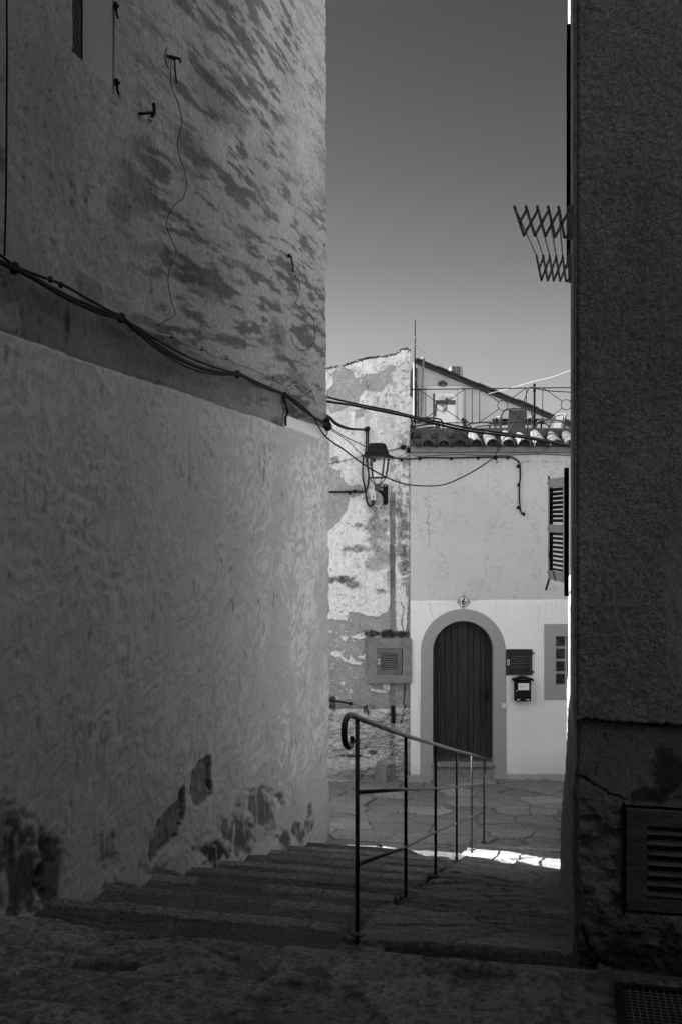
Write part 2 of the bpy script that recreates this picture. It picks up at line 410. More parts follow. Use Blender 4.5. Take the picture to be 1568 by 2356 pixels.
ws_ = np.concatenate([np.arange(-9, -2.9, .08), ws_, np.arange(2.35, 9, .08)])
relief('paving', (.069, 4.265, 0), PR, AX, ZV, ws_, ts_, ground_fn, M['stone'], kind='structure', flat=True)
g = MB(); g.add([(-400, -400, -4.6), (400, -400, -4.6), (400, 400, -4.6), (-400, 400, -4.6)], [(0, 1, 2, 3)])
tag(g.build('ground', grey('earth', .12, .95)), kind='structure')

# ------------------------------------------------------------------ left building
CL = Vector((LWA+LWB*11.1, 11.1, 0))
LB = thing('tall_house', 'tall rendered house lining the left side of the stairs, its upper wall rough and streaked', 'house', (CL.x, CL.y, -3.5))
def left_fn(s, z):
    sp = np.maximum(s, 0)
    d = 11.1-sp/1.0247; d = np.maximum(d, .8); X = LWA+LWB*d
    x = CX+F*X/d; y = HY-F*z/d
    zl = .875+.03*(fbm(s*1.3, z*0, 4, 21)-.5)+.012*(fbm(s*14, z*14, 3, 22)-.5)
    low = 1-ss(-.006, .006, z-zl)
    # upper rough render
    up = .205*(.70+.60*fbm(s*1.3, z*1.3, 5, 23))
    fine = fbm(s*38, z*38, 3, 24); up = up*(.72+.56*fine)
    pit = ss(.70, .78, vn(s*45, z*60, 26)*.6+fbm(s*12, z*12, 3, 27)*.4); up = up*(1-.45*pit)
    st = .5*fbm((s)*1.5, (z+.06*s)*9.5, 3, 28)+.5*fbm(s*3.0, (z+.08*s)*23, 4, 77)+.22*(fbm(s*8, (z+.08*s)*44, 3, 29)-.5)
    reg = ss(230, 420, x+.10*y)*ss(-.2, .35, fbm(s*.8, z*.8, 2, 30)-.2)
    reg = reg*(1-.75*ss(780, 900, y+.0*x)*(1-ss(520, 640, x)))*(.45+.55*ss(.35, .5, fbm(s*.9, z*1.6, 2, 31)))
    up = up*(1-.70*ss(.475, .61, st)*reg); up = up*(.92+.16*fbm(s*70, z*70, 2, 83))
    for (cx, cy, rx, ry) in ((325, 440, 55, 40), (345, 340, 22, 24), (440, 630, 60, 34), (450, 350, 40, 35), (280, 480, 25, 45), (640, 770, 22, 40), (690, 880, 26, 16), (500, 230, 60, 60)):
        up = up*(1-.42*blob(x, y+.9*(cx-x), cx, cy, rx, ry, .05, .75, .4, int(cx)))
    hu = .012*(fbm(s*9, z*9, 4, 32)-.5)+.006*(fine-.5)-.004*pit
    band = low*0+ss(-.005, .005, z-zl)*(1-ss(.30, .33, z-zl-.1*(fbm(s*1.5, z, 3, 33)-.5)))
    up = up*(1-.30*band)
    # patches on the upper wall
    for pts, k in ((((196, 415), (240, 430), (242, 515), (200, 505)), 1.10), (((180, 618), (232, 650), (232, 712), (184, 690)), .74), (((-40, 690), (40, 696), (46, 768), (-40, 752)), 1.30), (((232, 650), (330, 690), (330, 760), (236, 716)), 1.12)):
        q = poly(x, y, pts, 3, 1.2); up = up*mix(1, k, q); hu = hu+.006*q
    up = up*(1-.75*blob(x, y, 155, 745, 7, 34, .1, .4, .5)); up = up*(1-.6*blob(x, y, 3, 370, 10, 28, .1, .5, .5))
    pt = poly(x, y, ((653, 955), (700, 970), (760, 990), (760, 1026), (650, 985)), 1.5, 1.0)
    up = mix(up, .50, pt); hu = hu+.014*pt
    # lower trowelled plaster
    wx = (fbm(s*3.4, z*2.2, 3, 35)-.5); wy = (fbm(s*2.6, z*2.6, 3, 36)-.5)
    cs = s/.24+wx*1.4+.5*np.floor(z/.3)*.37; cf = cs-np.floor(cs); sg = np.where(_T[(np.floor(z/.3+wy)).astype(int) & 511, np.floor(cs).astype(int) & 511] > .3, 1, -1)
    arc = (cf-.5)**2*.26*sg
    br = fbm(s*11+wx*4, (z+arc)*25+wy*7, 3, 37); br2 = fbm(s*8+wx*6, (z+arc*.6+s*.35)*20+wy*9, 3, 38)
    mk = ss(.42, .58, fbm(s*1.8, z*1.4, 3, 39)); b3 = mix(br, br2, mk)
    patt = ss(.40, .60, b3); near = ss(4.2, .8, sp)
    near = 1-ss(.8, 4.2, sp)
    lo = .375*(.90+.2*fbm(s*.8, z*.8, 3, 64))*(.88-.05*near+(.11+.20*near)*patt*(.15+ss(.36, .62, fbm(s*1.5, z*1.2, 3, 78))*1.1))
    lo = lo*(.96+.08*fbm(s*20, z*20, 3, 79))
    damp = 1-ss(-.2, 1.4, z+3.6-.25*(sp-0)+.5*(fbm(s*1.5, z*1.2, 3, 65)-.5))
    lo = lo*(1-.12*damp)
    pitl = ss(.80, .86, vn(s*30, z*16, 66)); lo = lo*(1-.35*pitl*ss(.5, .6, fbm(s*4, z*4, 2, 67)))
    hlw = .028+.004*patt+.016*(fbm(s*2.5, z*2.0, 3, 68)-.5)+.02*damp*(fbm(s*4, z*4, 3, 69)-.5)
    for pts in (((432, 1780), (448, 1755), (474, 1738), (478, 1760), (478, 1828), (462, 1850), (440, 1858), (428, 1820)), ((334, 1975), (338, 1930), (352, 1890), (378, 1860), (398, 1848), (405, 1815), (414, 1812), (416, 1850), (412, 1880), (395, 1925), (350, 1975), (338, 1985)), ((700, 1862), (708, 1845), (712, 1858), (710, 1880), (700, 1885)), ((630, 1830), (642, 1820), (643, 1835), (632, 1850))):
        q = poly(x, y, pts, 4.0, .9, .22); lo = mix(lo, .12*(.45+1.0*fbm(s*8, z*8, 4, 72))*(.8+.4*fbm(s*30, z*30, 3, 84)), q); hlw = hlw-(.026+.03*(fbm(s*14, z*14, 4, 85)-.5))*q
    rag = fbm(s*9, z*3, 4, 73)
    for (cx, cy, rx, ry, k) in ((30, 2010, 62, 105, .85), (100, 2000, 32, 75, .8), (235, 1945, 24, 42, .5), (480, 1965, 32, 30, .95), (540, 1925, 34, 40, .8), (590, 1865, 42, 42, .75), (645, 1935, 12, 22, .8), (682, 1918, 12, 22, .8), (705, 1900, 10, 16, .7), (370, 2010, 40, 10, .6), (270, 2045, 40, 10, .7), (0, 1900, 30, 60, .5)):
        q = blob(x, y+(.25*(cx-x) if cx > 300 else 0), cx, cy, rx, ry, .07, .9, .35, int(cx)); q = q*ss(.30, .55, rag*.6+.4*vn(s*28, z*10, 74)+.12)
        lo = lo*(1-k*q); hlw = hlw-.008*q
    for cx, cy in ((210, 1672), (540, 1655), (150, 2120), (450, 1650), (60, 1440), (370, 1255), (500, 1290)):
        lo = lo*(1-.6*blob(x, y, cx, cy, 2.0, 5.5, .2, .3, .4))
    for pts, wd in ((((600, 1020), (602, 1060), (596, 1118)), 1.3), (((122, 800), (150, 825), (165, 838)), 1.2), (((425, 1000), (428, 1060), (424, 1110)), .9), (((660, 1790), (672, 1850)), .7)):
        q = line(x, y, pts, wd); lo = lo*(1-.5*q)
    for pts in (((475, 700), (480, 640), (500, 520)), ((350, 610), (347, 640), (352, 700)), ((440, 795), (480, 800), (520, 815))):
        up = up*(1-.4*line(x, y, pts, .9))
    lip = np.exp(-((z-zl-.012)/.010)**2)
    up = up*(1-.35*lip*(1-pt))
    tone = mix(up, lo, low); h = mix(hu, hlw, low)
    # corner batter and chipped arris
    h = h-.0066*(z+3.5)*ss(1.2, 0, sp)*0
    chip = np.exp(-(s/.05)**2)*(fbm(z*5, s*0, 4, 75)-.5)*.022
    h = h+chip-.03*np.exp(-(s/.02)**2)*ss(.62, .8, vn(z*7, z*0, 76))
    sd = s < -.005; tone = np.where(sd, .30, tone)
    return h, tone
def lhole(s, z):
    return (s > 5.36) & (s < 5.87) & (z > 2.53) & (z < 3.9)
us = np.concatenate([np.arange(-.5, 0, .05), np.arange(0, 7.2, .0165), np.arange(7.2, 9, .03), np.arange(9, 16, .12)])
vs = np.concatenate([np.arange(-4.0, 6.3, .0125), np.arange(6.3, 9.01, .1)])
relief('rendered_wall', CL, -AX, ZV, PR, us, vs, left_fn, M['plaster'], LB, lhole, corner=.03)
def ubox(mb, q, a0, a1, w0, w1, z0, z1):           # a box in street coordinates measured from corner q
    return mb.obox(q+AX*a0+PR*w0+ZV*z0, AX*(a1-a0), PR*(w1-w0), ZV*(z1-z0))
mb = MB(); ubox(mb, CL, -16, -.04, -7, -.36, -4.2, 9.0)
ubox(mb, CL, -16, -5.95, -.36, -.05, -4.2, 9.0); ubox(mb, CL, -5.30, -.04, -.36, -.05, -4.2, 9.0); ubox(mb, CL, -5.95, -5.30, -.36, -.05, -4.2, 2.50); ubox(mb, CL, -5.95, -5.30, -.36, -.05, 3.95, 9.0)
ubox(mb, CL, -16, -7.4, -7, -.05, 9.0, 15)  # unseen upper storey, added to dim the near alley
ubox(mb, CL, -16, -2.6, -.05, 1.5, 8.7, 9.0)  # unseen eave slab, added to block skylight from the near wall
mb.build('house_body', M['body'], LB)
# window: reveals, then a dark frame and pane deep in the wall
mb = MB()
ubox(mb, CL, -5.375, -5.30, -.30, -.012, 2.48, 3.92); ubox(mb, CL, -5.94, -5.865, -.30, -.012, 2.48, 3.92)
ubox(mb, CL, -5.865, -5.375, -.30, -.012, 2.47, 2.535); ubox(mb, CL, -5.865, -5.375, -.30, -.012, 3.89, 3.95)
wf = mb.build('window_reveal', M['white'], LB)
mb = MB(); ubox(mb, CL, -5.865, -5.375, -.205, -.17, 2.535, 2.60); ubox(mb, CL, -5.865, -5.82, -.205, -.17, 2.60, 3.89); ubox(mb, CL, -5.40, -5.375, -.205, -.195, 2.60, 3.89)
wfr = mb.build('window_frame', M['iron'], wf)
mb = MB(); ubox(mb, CL, -5.82, -5.40, -.205, -.195, 2.60, 3.89); mb.build('window_pane', M['glass'], wf)

# ------------------------------------------------------------------ right building: front corner and side wall
CR = Vector((RWA+LWB*4.06, 4.06, 0))
RB = thing('dark_house', 'dark rough rendered house whose corner fills the right edge of the view', 'house', (CR.x, CR.y, -1.8))
def right_fn(u, z):
    up_ = np.maximum(u, 0); dd = 4.06-.2182*up_; X = CR.x+.9759*up_
    x = CX+F*X/dd; y = HY-F*z/dd
    side = -np.minimum(u, 0)                                   # distance along the side wall
    front = u > -.02
    low = ss(-.006, .006, -z-.815-.02*(fbm(u*3, u*0, 3, 90)-.5)-.03*(np.clip(u, 0, 1)))
    gr = fbm(u*110, z*110, 3, 91); gr2 = fbm(u*35, z*35, 3, 92)
    t = .36*(.72+.56*fbm(u*2.4, z*1.6, 4, 93))*(.85+.3*fbm(u*9, z*7, 4, 160))*(.55+.9*gr)*(1-.12*ss(.2, .9, z))
    sm = poly(x, y, ((1525, 1270), (1640, 1150), (1640, 1680), (1540, 1560), (1522, 1400)), 9, 3, .06); t = mix(t, .42*(.85+.3*gr2), sm*(1-low))
    h = .008*(gr-.5)*(1-.7*sm)+.007*(gr2-.5)
    tl = .28*(.8+.4*fbm(u*4, z*4, 4, 94))*(.7+.6*gr)
    deep = ss(1.13, 1.25, -z-.12*(fbm(u*3, z*0, 3, 95)-.5)-.25*np.clip(u, 0, .5)+.05)
    f1, f2, cid = voro(u*11, z*14, 7); rk = fbm(u*14, z*18, 4, 96)
    hl_ = -.022+.010*(gr2-.5)+deep*(.045*(rk-.5)+.012*(cid-.5)); tl = tl*(1-.35*deep*ss(.5, .65, rk))
    tl = tl*(1-.5*ss(1.50, 1.75, -z+.15*(fbm(u*6, z*6, 3, 97)-.5)))
    for cx, cy, rx, ry, k in ((1540, 1785, 40, 55, .7), (1500, 1835, 50, 22, .7), (1380, 2215, 30, 22, .7), (1450, 2190, 60, 30, .5), (1560, 2180, 40, 60, .6)):
        tl = tl*(1-k*blob(x, y, cx, cy, rx, ry, .04, .8, .4, int(cx)))
    cr_ = line(x, y, ((1335, 1655), (1400, 1663), (1480, 1668), (1600, 1672)), 2.2, 5)
    cr2 = line(x, y, ((1392, 1690), (1392, 1740), (1370, 1770), (1365, 1806), (1330, 1790)), 1.0, 5)
    cr3 = line(x, y, ((1338, 2135), (1352, 2180), (1378, 2215), (1420, 2245), (1500, 2275)), 3.5, 6)
    cr4 = line(x, y, ((1330, 1788), (1362, 1805), (1400, 1830), (1445, 1845)), 1.8, 5)
    t = mix(t, tl, low); h = mix(h, hl_, low)
    for q, k, dp in ((cr_, .8, .02), (cr2, .6, .006), (cr3, .8, .02), (cr4, .6, .01)):
        t = t*(1-k*q); h = h-dp*q
    h = h+.10*ss(1.45, 1.80, -z)*np.clip(up_*1.5, 0, 1)*(1-.3*ss(.5, .6, rk))
    # side wall: smooth above, rough bulging foot
    ts = .50*(.85+.3*fbm(u*2, z*2, 3, 98)); gs = fbm(u*60, z*60, 2, 99)
    foot = ss(1.0, 1.15, -z-.10*(side)+.12*(fbm(u*1.5, z*1.5, 3, 100)-.5)); far = ss(2.5, 3.5, side)
    hs = -.004*np.ones(u.shape)-.006+.004*(gs-.5)
    blg = np.exp(-((side-3.3)/.9)**2)*ss(1.6, 2.3, -z)*.054
    hs = hs+foot*(.014+.03*(fbm(u*13, z*13, 4, 101)-.5))+blg
    hs = hs-.06*ss(-.72, -.60, z)*(1-ss(3.55, 3.75, z))*ss(3.7, 4.1, side)
    ts = mix(ts, .20*(.7+.6*gs), foot)
    w_ = ss(-.04, -.005, u)
    h2 = mix(hs, h, w_); t2 = mix(mix(ts, .30, ss(-3.2, -.3, u)*1.0), t, w_)
    trim = ss(-.05, -.03, u)*(1-ss(-.012, .0, u)); t2 = mix(t2, .22, trim)
    gro = np.exp(-((u-.012)/.006)**2)*(z > -.8); t2 = t2*(1-.5*gro); h2 = h2-.006*gro
    h2 = h2+np.exp(-(u/.03)**2)*(.010+.012*(z < 0))*(fbm(z*7, z*0, 4, 102)-.5)
    return h2, t2
def rhole(u, z):
    a = (u > .195) & (u < .60) & (z > -1.587) & (z < -1.158)
    side = -u
    return a | ((side > 4.25) & (side < 5.48) & (z > -.59) & (z < .39))
us = np.concatenate([-np.arange(8.1, 3.0, -.025), -np.arange(3.0, .06, -.02), -np.arange(.06, 0, -.004), np.arange(0, .66, .0042), np.arange(.66, 1.6, .009), np.arange(1.6, 8, .12)])
vs = np.concatenate([np.arange(-4.1, -1.9, .03), np.arange(-1.9, 2.9, .0055), np.arange(2.9, 8.0, .06)])
def right_u(u): return u
relief('rendered_wall', CR, PR, ZV, -AX, us, vs, right_fn, M['stucco'], RB, rhole, corner=.012)
mb = MB()
def rbox(mb, a0, a1, w0, w1, z0, z1): return ubox(mb, CR, a0, a1, w0, w1, z0, z1)
rbox(mb, .07, 8.05, .25, 8, -4.2, 8.0); rbox(mb, .07, 4.2, .04, .25, -4.2, 8); rbox(mb, 5.55, 8.05, .04, .25, -4.2, 8); rbox(mb, 4.2, 5.55, .04, .25, -4.2, -.62); rbox(mb, 4.2, 5.55, .04, .25, .42, 2.12); rbox(mb, 4.2, 5.55, .04, .25, 3.6, 8)
rbox(mb, .07, 8.05, .06, 8, 8, 16)  # unseen upper storeys, added to dim the alley and bounce sun across it
mb.build('house_body', M['bodyd'], RB)

def louvre(name, root, o, ux, uz, nrm, W, H, st, rt, rb, nsl, mat, mid=None, th=.03, label=None, back=None, slat=None, rise=.6):
    """louvred leaf: o = lower corner, ux/uz unit axes, nrm outward; stiles and rails as one mesh, slats as a sub-part"""
    o = Vector(o); mb = MB()
    mb.obox(o, ux*st, uz*H, nrm*th); mb.obox(o+ux*(W-st), ux*st, uz*H, nrm*th)
    mb.obox(o+ux*st, ux*(W-2*st), uz*rb, nrm*(th-.002)); mb.obox(o+ux*st+uz*(H-rt), ux*(W-2*st), uz*rt, nrm*(th-.002))
    if mid: mb.obox(o+ux*st+uz*(mid-rt*.45), ux*(W-2*st), uz*rt*.9, nrm*(th-.002))
    f = mb.build(name, mat, root, bevel=.0015)
    if label: f['label'] = label
    mb = MB(); z0 = rb; z1 = H-rt; p = (z1-z0)/nsl
    for i in range(nsl):
        z = z0+p*(i+.12)
        if mid and abs(z+p*.3-mid) < rt*.4: continue
        mb.obox(o+ux*st+uz*(z-(p*rise if rise < 0 else 0))+nrm*(th*.92), ux*(W-2*st), nrm*(-th*.95)+uz*p*rise, uz*.006+nrm*.004)
    mb.build('louvre_slats', slat or mat, f)
    if back is not None:
        b2 = MB(); b2.obox(o+ux*st*.5+uz*rb*.5-nrm*.03, ux*(W-st), uz*(H-(rt+rb)*.5), nrm*.01); b2.build('louvre_backing', back, f)
    return f
# big hatch by the grate
hf = louvre('louvred_hatch', RB, CR+PR*.205-AX*(-.035)+ZV*-1.577, PR, ZV, -AX, .52, .405, .082, .062, .055, 7, M['woodr'], th=.035, back=M['dark'], label='weathered wooden louvred hatch low in the rough wall')
mb = MB(); rbox(mb, -.0, .10, .19, .20, -1.60, -1.15); mb.build('hatch_recess', M['dark'], hf)
# first-floor windows on the side wall with their shutters
def leaf(side0, side1, z0, z1, off0, off1, mat, label, nsl, mid):
    o = CR+AX*side0-PR*off0+ZV*z0; e = CR+AX*side1-PR*off1+ZV*z0
    ux = (e-o); W = ux.length; ux.normalize(); nrm = ZV.cross(ux)
    return louvre('window_shutter', RB, o, ux, ZV, nrm, W, z1-z0, .06, .085, .085, nsl, mat, mid, .035, label, rise=-.55)
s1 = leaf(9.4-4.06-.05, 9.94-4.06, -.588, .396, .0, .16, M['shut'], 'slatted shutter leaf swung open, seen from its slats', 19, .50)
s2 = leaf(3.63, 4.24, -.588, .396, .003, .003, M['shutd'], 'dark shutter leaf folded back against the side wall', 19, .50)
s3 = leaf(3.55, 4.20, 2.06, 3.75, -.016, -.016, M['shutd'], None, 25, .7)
mb = MB(); e = CR+AX*(9.94-4.06+.02)-PR*.18
mb.tube([e+ZV*-.60, e+ZV*.40], .012); mb.tube([e+ZV*.40, e+ZV*.43-AX*.03-PR*.01], .010); mb.tube([e+ZV*-.58, e-AX*.02-PR*.035+ZV*-.70], .012)
for zz in (.36, -.09, -.52): mb.tube([e+ZV*zz-PR*.02, e+ZV*zz+PR*.05], .014)
mb.build('shutter_bolt', M['iron'], s1)
for zz in (-.59,):
    mb = MB(); rbox(mb, 4.25, 5.48, .16, .17, zz, zz+.98); mb.build('window_pane', M['glass'], RB)

# unseen house added behind the viewer to keep the alley in shade
def block(name, label, pts, z0, z1, mat, cat='house'):
    mb = MB(); mb.prism([Vector((x, y, z0)) for x, y in pts], (0, 0, z1-z0)); o = mb.build('house_body', mat, None)
    r = thing(name, label, cat, (pts[0][0], pts[0][1], z0)); o.parent = r; o.matrix_parent_inverse = Matrix.Translation(-Vector(r.location)); return r
block('unseen_shading_house', 'plain unseen house added behind the viewer to darken the alley', [(-6, -.9), (9, -.9), (9, -9), (-6, -9)], -2.2, 15.0, M['bodyd'])

# ------------------------------------------------------------------ arched-door house, number 6
D6 = 15.1; K6 = F/D6
def p6(x, y, off=0.0): return P(x, y, D6)-Vector((0, off, 0))
H6 = thing('arched_door_house', 'pale two-storey house with a round-arched wooden door and a roof terrace', 'house', p6(1125, 1783))
def six_fn(u, v):
    x = 943+u*K6; y = 1783-v*K6
    low = ss(-1.0, 1.0, y-1383+.008*(x-943)+1.2*(fbm(x*.05, x*0, 3, 110)-.5))
    t = .51*(.95+.1*fbm(x*.012, y*.02, 3, 111))
    mot = ss(.52, .62, fbm(x*.045, y*.03, 4, 112)); t = t*(1-.17*mot*ss(.5, .7, fbm(x*.2, y*.2, 3, 113)))
    t = t*(1-.05*ss(.55, .7, fbm(x*.25, y*.25, 3, 114)))
    tl = .76*(.97+.06*fbm(x*.02, y*.02, 3, 115)); tl = tl*(1-.10*ss(1690, 1790, y)*fbm(x*.05, y*.05, 3, 116))
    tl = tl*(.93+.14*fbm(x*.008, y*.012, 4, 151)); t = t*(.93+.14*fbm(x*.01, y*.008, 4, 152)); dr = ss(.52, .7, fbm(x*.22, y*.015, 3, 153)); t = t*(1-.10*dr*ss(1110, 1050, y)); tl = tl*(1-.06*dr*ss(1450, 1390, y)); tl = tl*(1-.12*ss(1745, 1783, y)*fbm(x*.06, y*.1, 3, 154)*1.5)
    grub = blob(x, y, 1230, 1650, 60, 50, .02, .6, .5); tl = tl*(1-.05*grub)
    h = .004*(fbm(x*.04, y*.04, 3, 117)-.5)+.002*(fbm(x*.3, y*.3, 2, 118)-.5)
    for pts, wd, k in ((((972, 1140), (985, 1155), (984, 1200), (988, 1260)), 1.2, .40), (((1180, 1066), (1230, 1062), (1300, 1062)), 1.2, .32), (((988, 1386), (990, 1410), (998, 1430)), 1.0, .3), (((1240, 1390), (1238, 1430), (1250, 1470)), .8, .22), (((960, 1600), (966, 1660), (962, 1720)), .8, .2)):
        t = t*(1-k*line(x, y, pts, wd, 4)); tl = tl*(1-k*line(x, y, pts, wd, 3))
    tone = mix(t, tl, low); h = h+.012*low
    edge = np.exp(-((y-1384.5)/1.2)**2); tone = tone*(1-.0*edge)
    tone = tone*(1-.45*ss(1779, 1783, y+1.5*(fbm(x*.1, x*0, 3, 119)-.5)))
    return h, tone
def six_hole(u, v):
    x = 943+u*K6; y = 1783-v*K6
    door = (np.abs(x-1064.5) < 74) & (y > 1497) | (np.hypot(x-1064.5, y-1498) < 74)
    return door | ((x > 1277) & (x < 1325) & (y > 1463.5) & (y < 1579))
org6 = p6(943, 1783)
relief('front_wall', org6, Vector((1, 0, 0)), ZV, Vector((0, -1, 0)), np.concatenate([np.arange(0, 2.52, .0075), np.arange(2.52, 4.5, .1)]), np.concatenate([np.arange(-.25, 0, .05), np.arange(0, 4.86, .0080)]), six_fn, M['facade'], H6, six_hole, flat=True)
mb = MB()
def pbox(mb, x0, x1, y0, y1, d0, d1, D=D6):         # box between photo columns and rows at reference distance D, d0..d1 in front (+) of it
    a = P(x0, y0, D); b = P(x1, y1, D); return mb.box((a.x, D-d0, a.z), (b.x, D-d1, b.z))
a = P(943.3, 1040, D6); b = P(990, 1783, D6)
# body behind the facade, leaving the door and window openings free
def six_body(x0, x1, y0, y1, f=-.03): pbox(mb, x0, x1, y0, y1, f, -6.0)
six_body(943.5, 985, 1025, 1820); six_body(985, 1144, 1025, 1400); six_body(1144, 1276, 1025, 1820); six_body(1276, 1326, 1025, 1462); six_body(1276, 1326, 1580, 1820); six_body(1326, 1620, 1025, 1820); pbox(mb, 985, 1144, 1400, 1820, -.35, -6)
pbox(mb, 1276, 1326, 1462, 1580, -.3, -6)
mb.build('house_body', M['white'], H6)
# painted arch surround with its reveal
def arch(r, xb, yb, n=28, cx=1064.5, cy=1498.5):
    pts = [(cx-xb, yb)]+[(cx-r*math.cos(math.pi*i/n), cy-r*math.sin(math.pi*i/n)) for i in range(n+1)]+[(cx+xb, yb)]
    return pts
oA = arch(97.5, 99.5, 1797); iA = arch(69.8, 69.5, 1797)
mb = MB(); fr = .020; bk = -.17
vs = []; n_ = len(oA)
for ring, dp in ((oA, fr), (iA, fr), (iA, bk), (oA, bk)): vs += [p6(x, y, dp) for x, y in ring]
fs = []
for i in range(n_-1):
    for a_ in range(4):
        b_ = (a_+1) % 4; fs.append((a_*n_+i, a_*n_+i+1, b_*n_+i+1, b_*n_+i))
fs += [(0, n_, 2*n_, 3*n_), tuple(k+n_-1 for k in (3*n_, 2*n_, n_, 0))]
mb.add(vs, fs); mb.build('door_surround', M['band'], H6)
mb = MB(); pbox(mb, 993, 1136, 1764, 1800, .024, -.17)
pbox(mb, 991, 1136.5, 1757, 1764, .065, -.17); mb.build('doorstep', M['surround'], H6, bevel=.008)
# door leaf: planks inside the arch
DA = arch(69.0, 69.0, 1747)
mb = MB(); mb.prism([p6(x, y, -.135) for x, y in DA], (0, .03, 0)); leafd = mb.build('door_leaf', M['wood'], H6)
xs = [996, 1006, 1025, 1038, 1054, 1078, 1091, 1107, 1118, 1133]
for i in range(len(xs)-1):
    mb = MB(); x0 = xs[i]+.55; x1 = xs[i+1]-.55
    def yt(x): q = 68.0**2-(x-1064.5)**2; return 1498.5-math.sqrt(max(q, 0))
    top = [(x0+(x1-x0)*k/4, yt(x0+(x1-x0)*k/4)) for k in range(5)]
    mb.prism([p6(x, y, -.112-.006*random.random()) if 0 else p6(x, y, -.114) for x, y in [(x0, 1746)]+top+[(x1, 1746)]], (0, .021, 0))
    mb.build('door_plank', M['door'], leafd, bevel=.003)
mb = MB(); pbox(mb, 1120.5, 1124.5, 1586, 1618, -.114, -.104); mb.tube([p6(1122, 1594, -.10), p6(1122, 1594, -.05), p6(1119, 1594, -.045), p6(1103, 1593.5, -.045)], .008)
mb.ball(p6(1122, 1607, -.1), .02); mb.build('door_handle', M['iron'], leafd)
mb = MB(); pbox(mb, 996, 1133, 1735, 1746, -.112, -.09); mb.build('door_weatherboard', M['wood'], leafd, bevel=.003)

# glass-block window with its painted border
mb = MB()
for x0, x1, y0, y1 in ((1250.6, 1277, 1435.6, 1610), (1325, 1350, 1435.6, 1610), (1277, 1325, 1435.6, 1463.7), (1277, 1325, 1579.5, 1610)):
    pbox(mb, x0, x1, y0, y1, .018, -.10)
wb = mb.build('window_surround', M['band'], H6)
mb = MB(); pbox(mb, 1276, 1326, 1462, 1581, -.048, -.12); gw = mb.build('glass_block_window', M['band'], H6)
for r_ in range(4):
    for c_ in range(2):
        x0 = 1278+c_*27.6; y0 = 1464.6+r_*29.0; mb = MB()
        pbox(mb, x0, x0+21.8, y0, y0+22.8, -.042, -.085); o = mb.build('glass_block', M['glass'], gw, bevel=.003)
# two small louvred meter hatches
def hatch(root, x0, x1, y0, y1, D, off, label, latch_side=-1):
    o = P(x0, y1, D)-Vector((0, off, 0)); W = (x1-x0)/F*D; H = (y1-y0)/F*D
    f = louvre('meter_hatch', root, o, Vector((1, 0, 0)), ZV, Vector((0, -1, 0)), W, H, .066, .07, .07, 7, M['woodg'] if root is not H6 else M['wood'], th=.028, label=label, back=M['dark'])
    mb = MB(); q = P(x0+4.5, (y0+y1)/2, D)-Vector((0, off+.03, 0)); mb.box(q-Vector((.017, .003, .042)), q+Vector((.017, .003, .042))); k = mb.build('latch_plate', M['plastic'], f)
    mb = MB(); mb.box(q-Vector((.007, .007, .022)), q+Vector((.006, .0, .020))); mb.build('keyhole', M['dark'], k)
    for yy in (y0+9, y1-7):
        mb = MB(); q = P(x1, yy, D)-Vector((0, off+.02, 0)); mb.tube([q-Vector((0, 0, .03)), q+Vector((0, 0, .03))], .009); mb.tube([q, q+Vector((.04, .02, 0))], .007); mb.build('hinge', M['iron'], f)
hatch(H6, 1163, 1222.5, 1493.6, 1552.5, D6, .014, 'dark louvred wooden meter hatch beside the arched door')

# eave: plaster frieze, barrel tiles, parapet
mb = MB(); pbox(mb, 943, 1420, 1028, 1041, .06, -.5, D6); mb.build('eave_slab', M['surround'], H6, bevel=.006)
mb = MB(); pbox(mb, 943.5, 1420, 981, 1042, -.26, -.50, D6); pbox(mb, 943.5, 1420, 1010, 1042, -.25, .02, D6)
mb.build('terrace_parapet', M['concrete'], H6, bevel=.01)
mb = MB(); pbox(mb, 943.5, 1620, 1043, 1060, -.5, -6, D6); mb.build('terrace_floor', M['surround'], H6)
def tile_mesh(r0, r1, L, th, up, n=10):
    mb = MB(); vs = []
    for (y, r) in ((0, r0), (L, r1)):
        for rr in (r, r-th):
            for k in range(n+1):
                a = math.pi*k/n; vs.append(Vector((rr*math.cos(a), y, (rr*math.sin(a) if up else -rr*math.sin(a)))))
    fs = []; m_ = n+1
    for k in range(n):
        fs += [(k, k+1, 2*m_+k+1, 2*m_+k), (m_+k, m_+k+1, 3*m_+k+1, 3*m_+k), (k, k+1, m_+k+1, m_+k), (2*m_+k, 2*m_+k+1, 3*m_+k+1, 3*m_+k)]
    fs += [(0, m_, 3*m_, 2*m_), (n, m_+n, 3*m_+n, 2*m_+n)]
    mb.add(vs, fs); return mb
tu = tile_mesh(.098, .078, .46, .016, True); td = tile_mesh(.098, .080, .46, .014, False)
tc0 = None
for i in range(13):
    xx = 981+i*36.6
    jit = random.uniform(-.02, .02); q = P(xx, 1027+random.uniform(-1, 1), D6)+Vector((0, -.20+jit, 0))
    Mx = Matrix.Translation(q) @ Matrix.Rotation(R(23+random.uniform(-2, 2)), 4, 'X') @ Matrix.Rotation(R(random.uniform(-3, 3)), 4, 'Z')
    mb = MB(); mb.add([Mx @ Vector(v) for v in tu.v], tu.f); mb.build('roof_tile', M['tile'] if i in (0, 1, 3, 5, 6, 7) else M['tiled'], H6)
    q = P(xx-18.3, 1017, D6)+Vector((0, -.15+jit, 0)); Mx = Matrix.Translation(q) @ Matrix.Rotation(R(23), 4, 'X')
    mb = MB(); mb.add([Mx @ Vector(v) for v in td.v], td.f); mb.build('channel_tile', M['tiled'], H6)

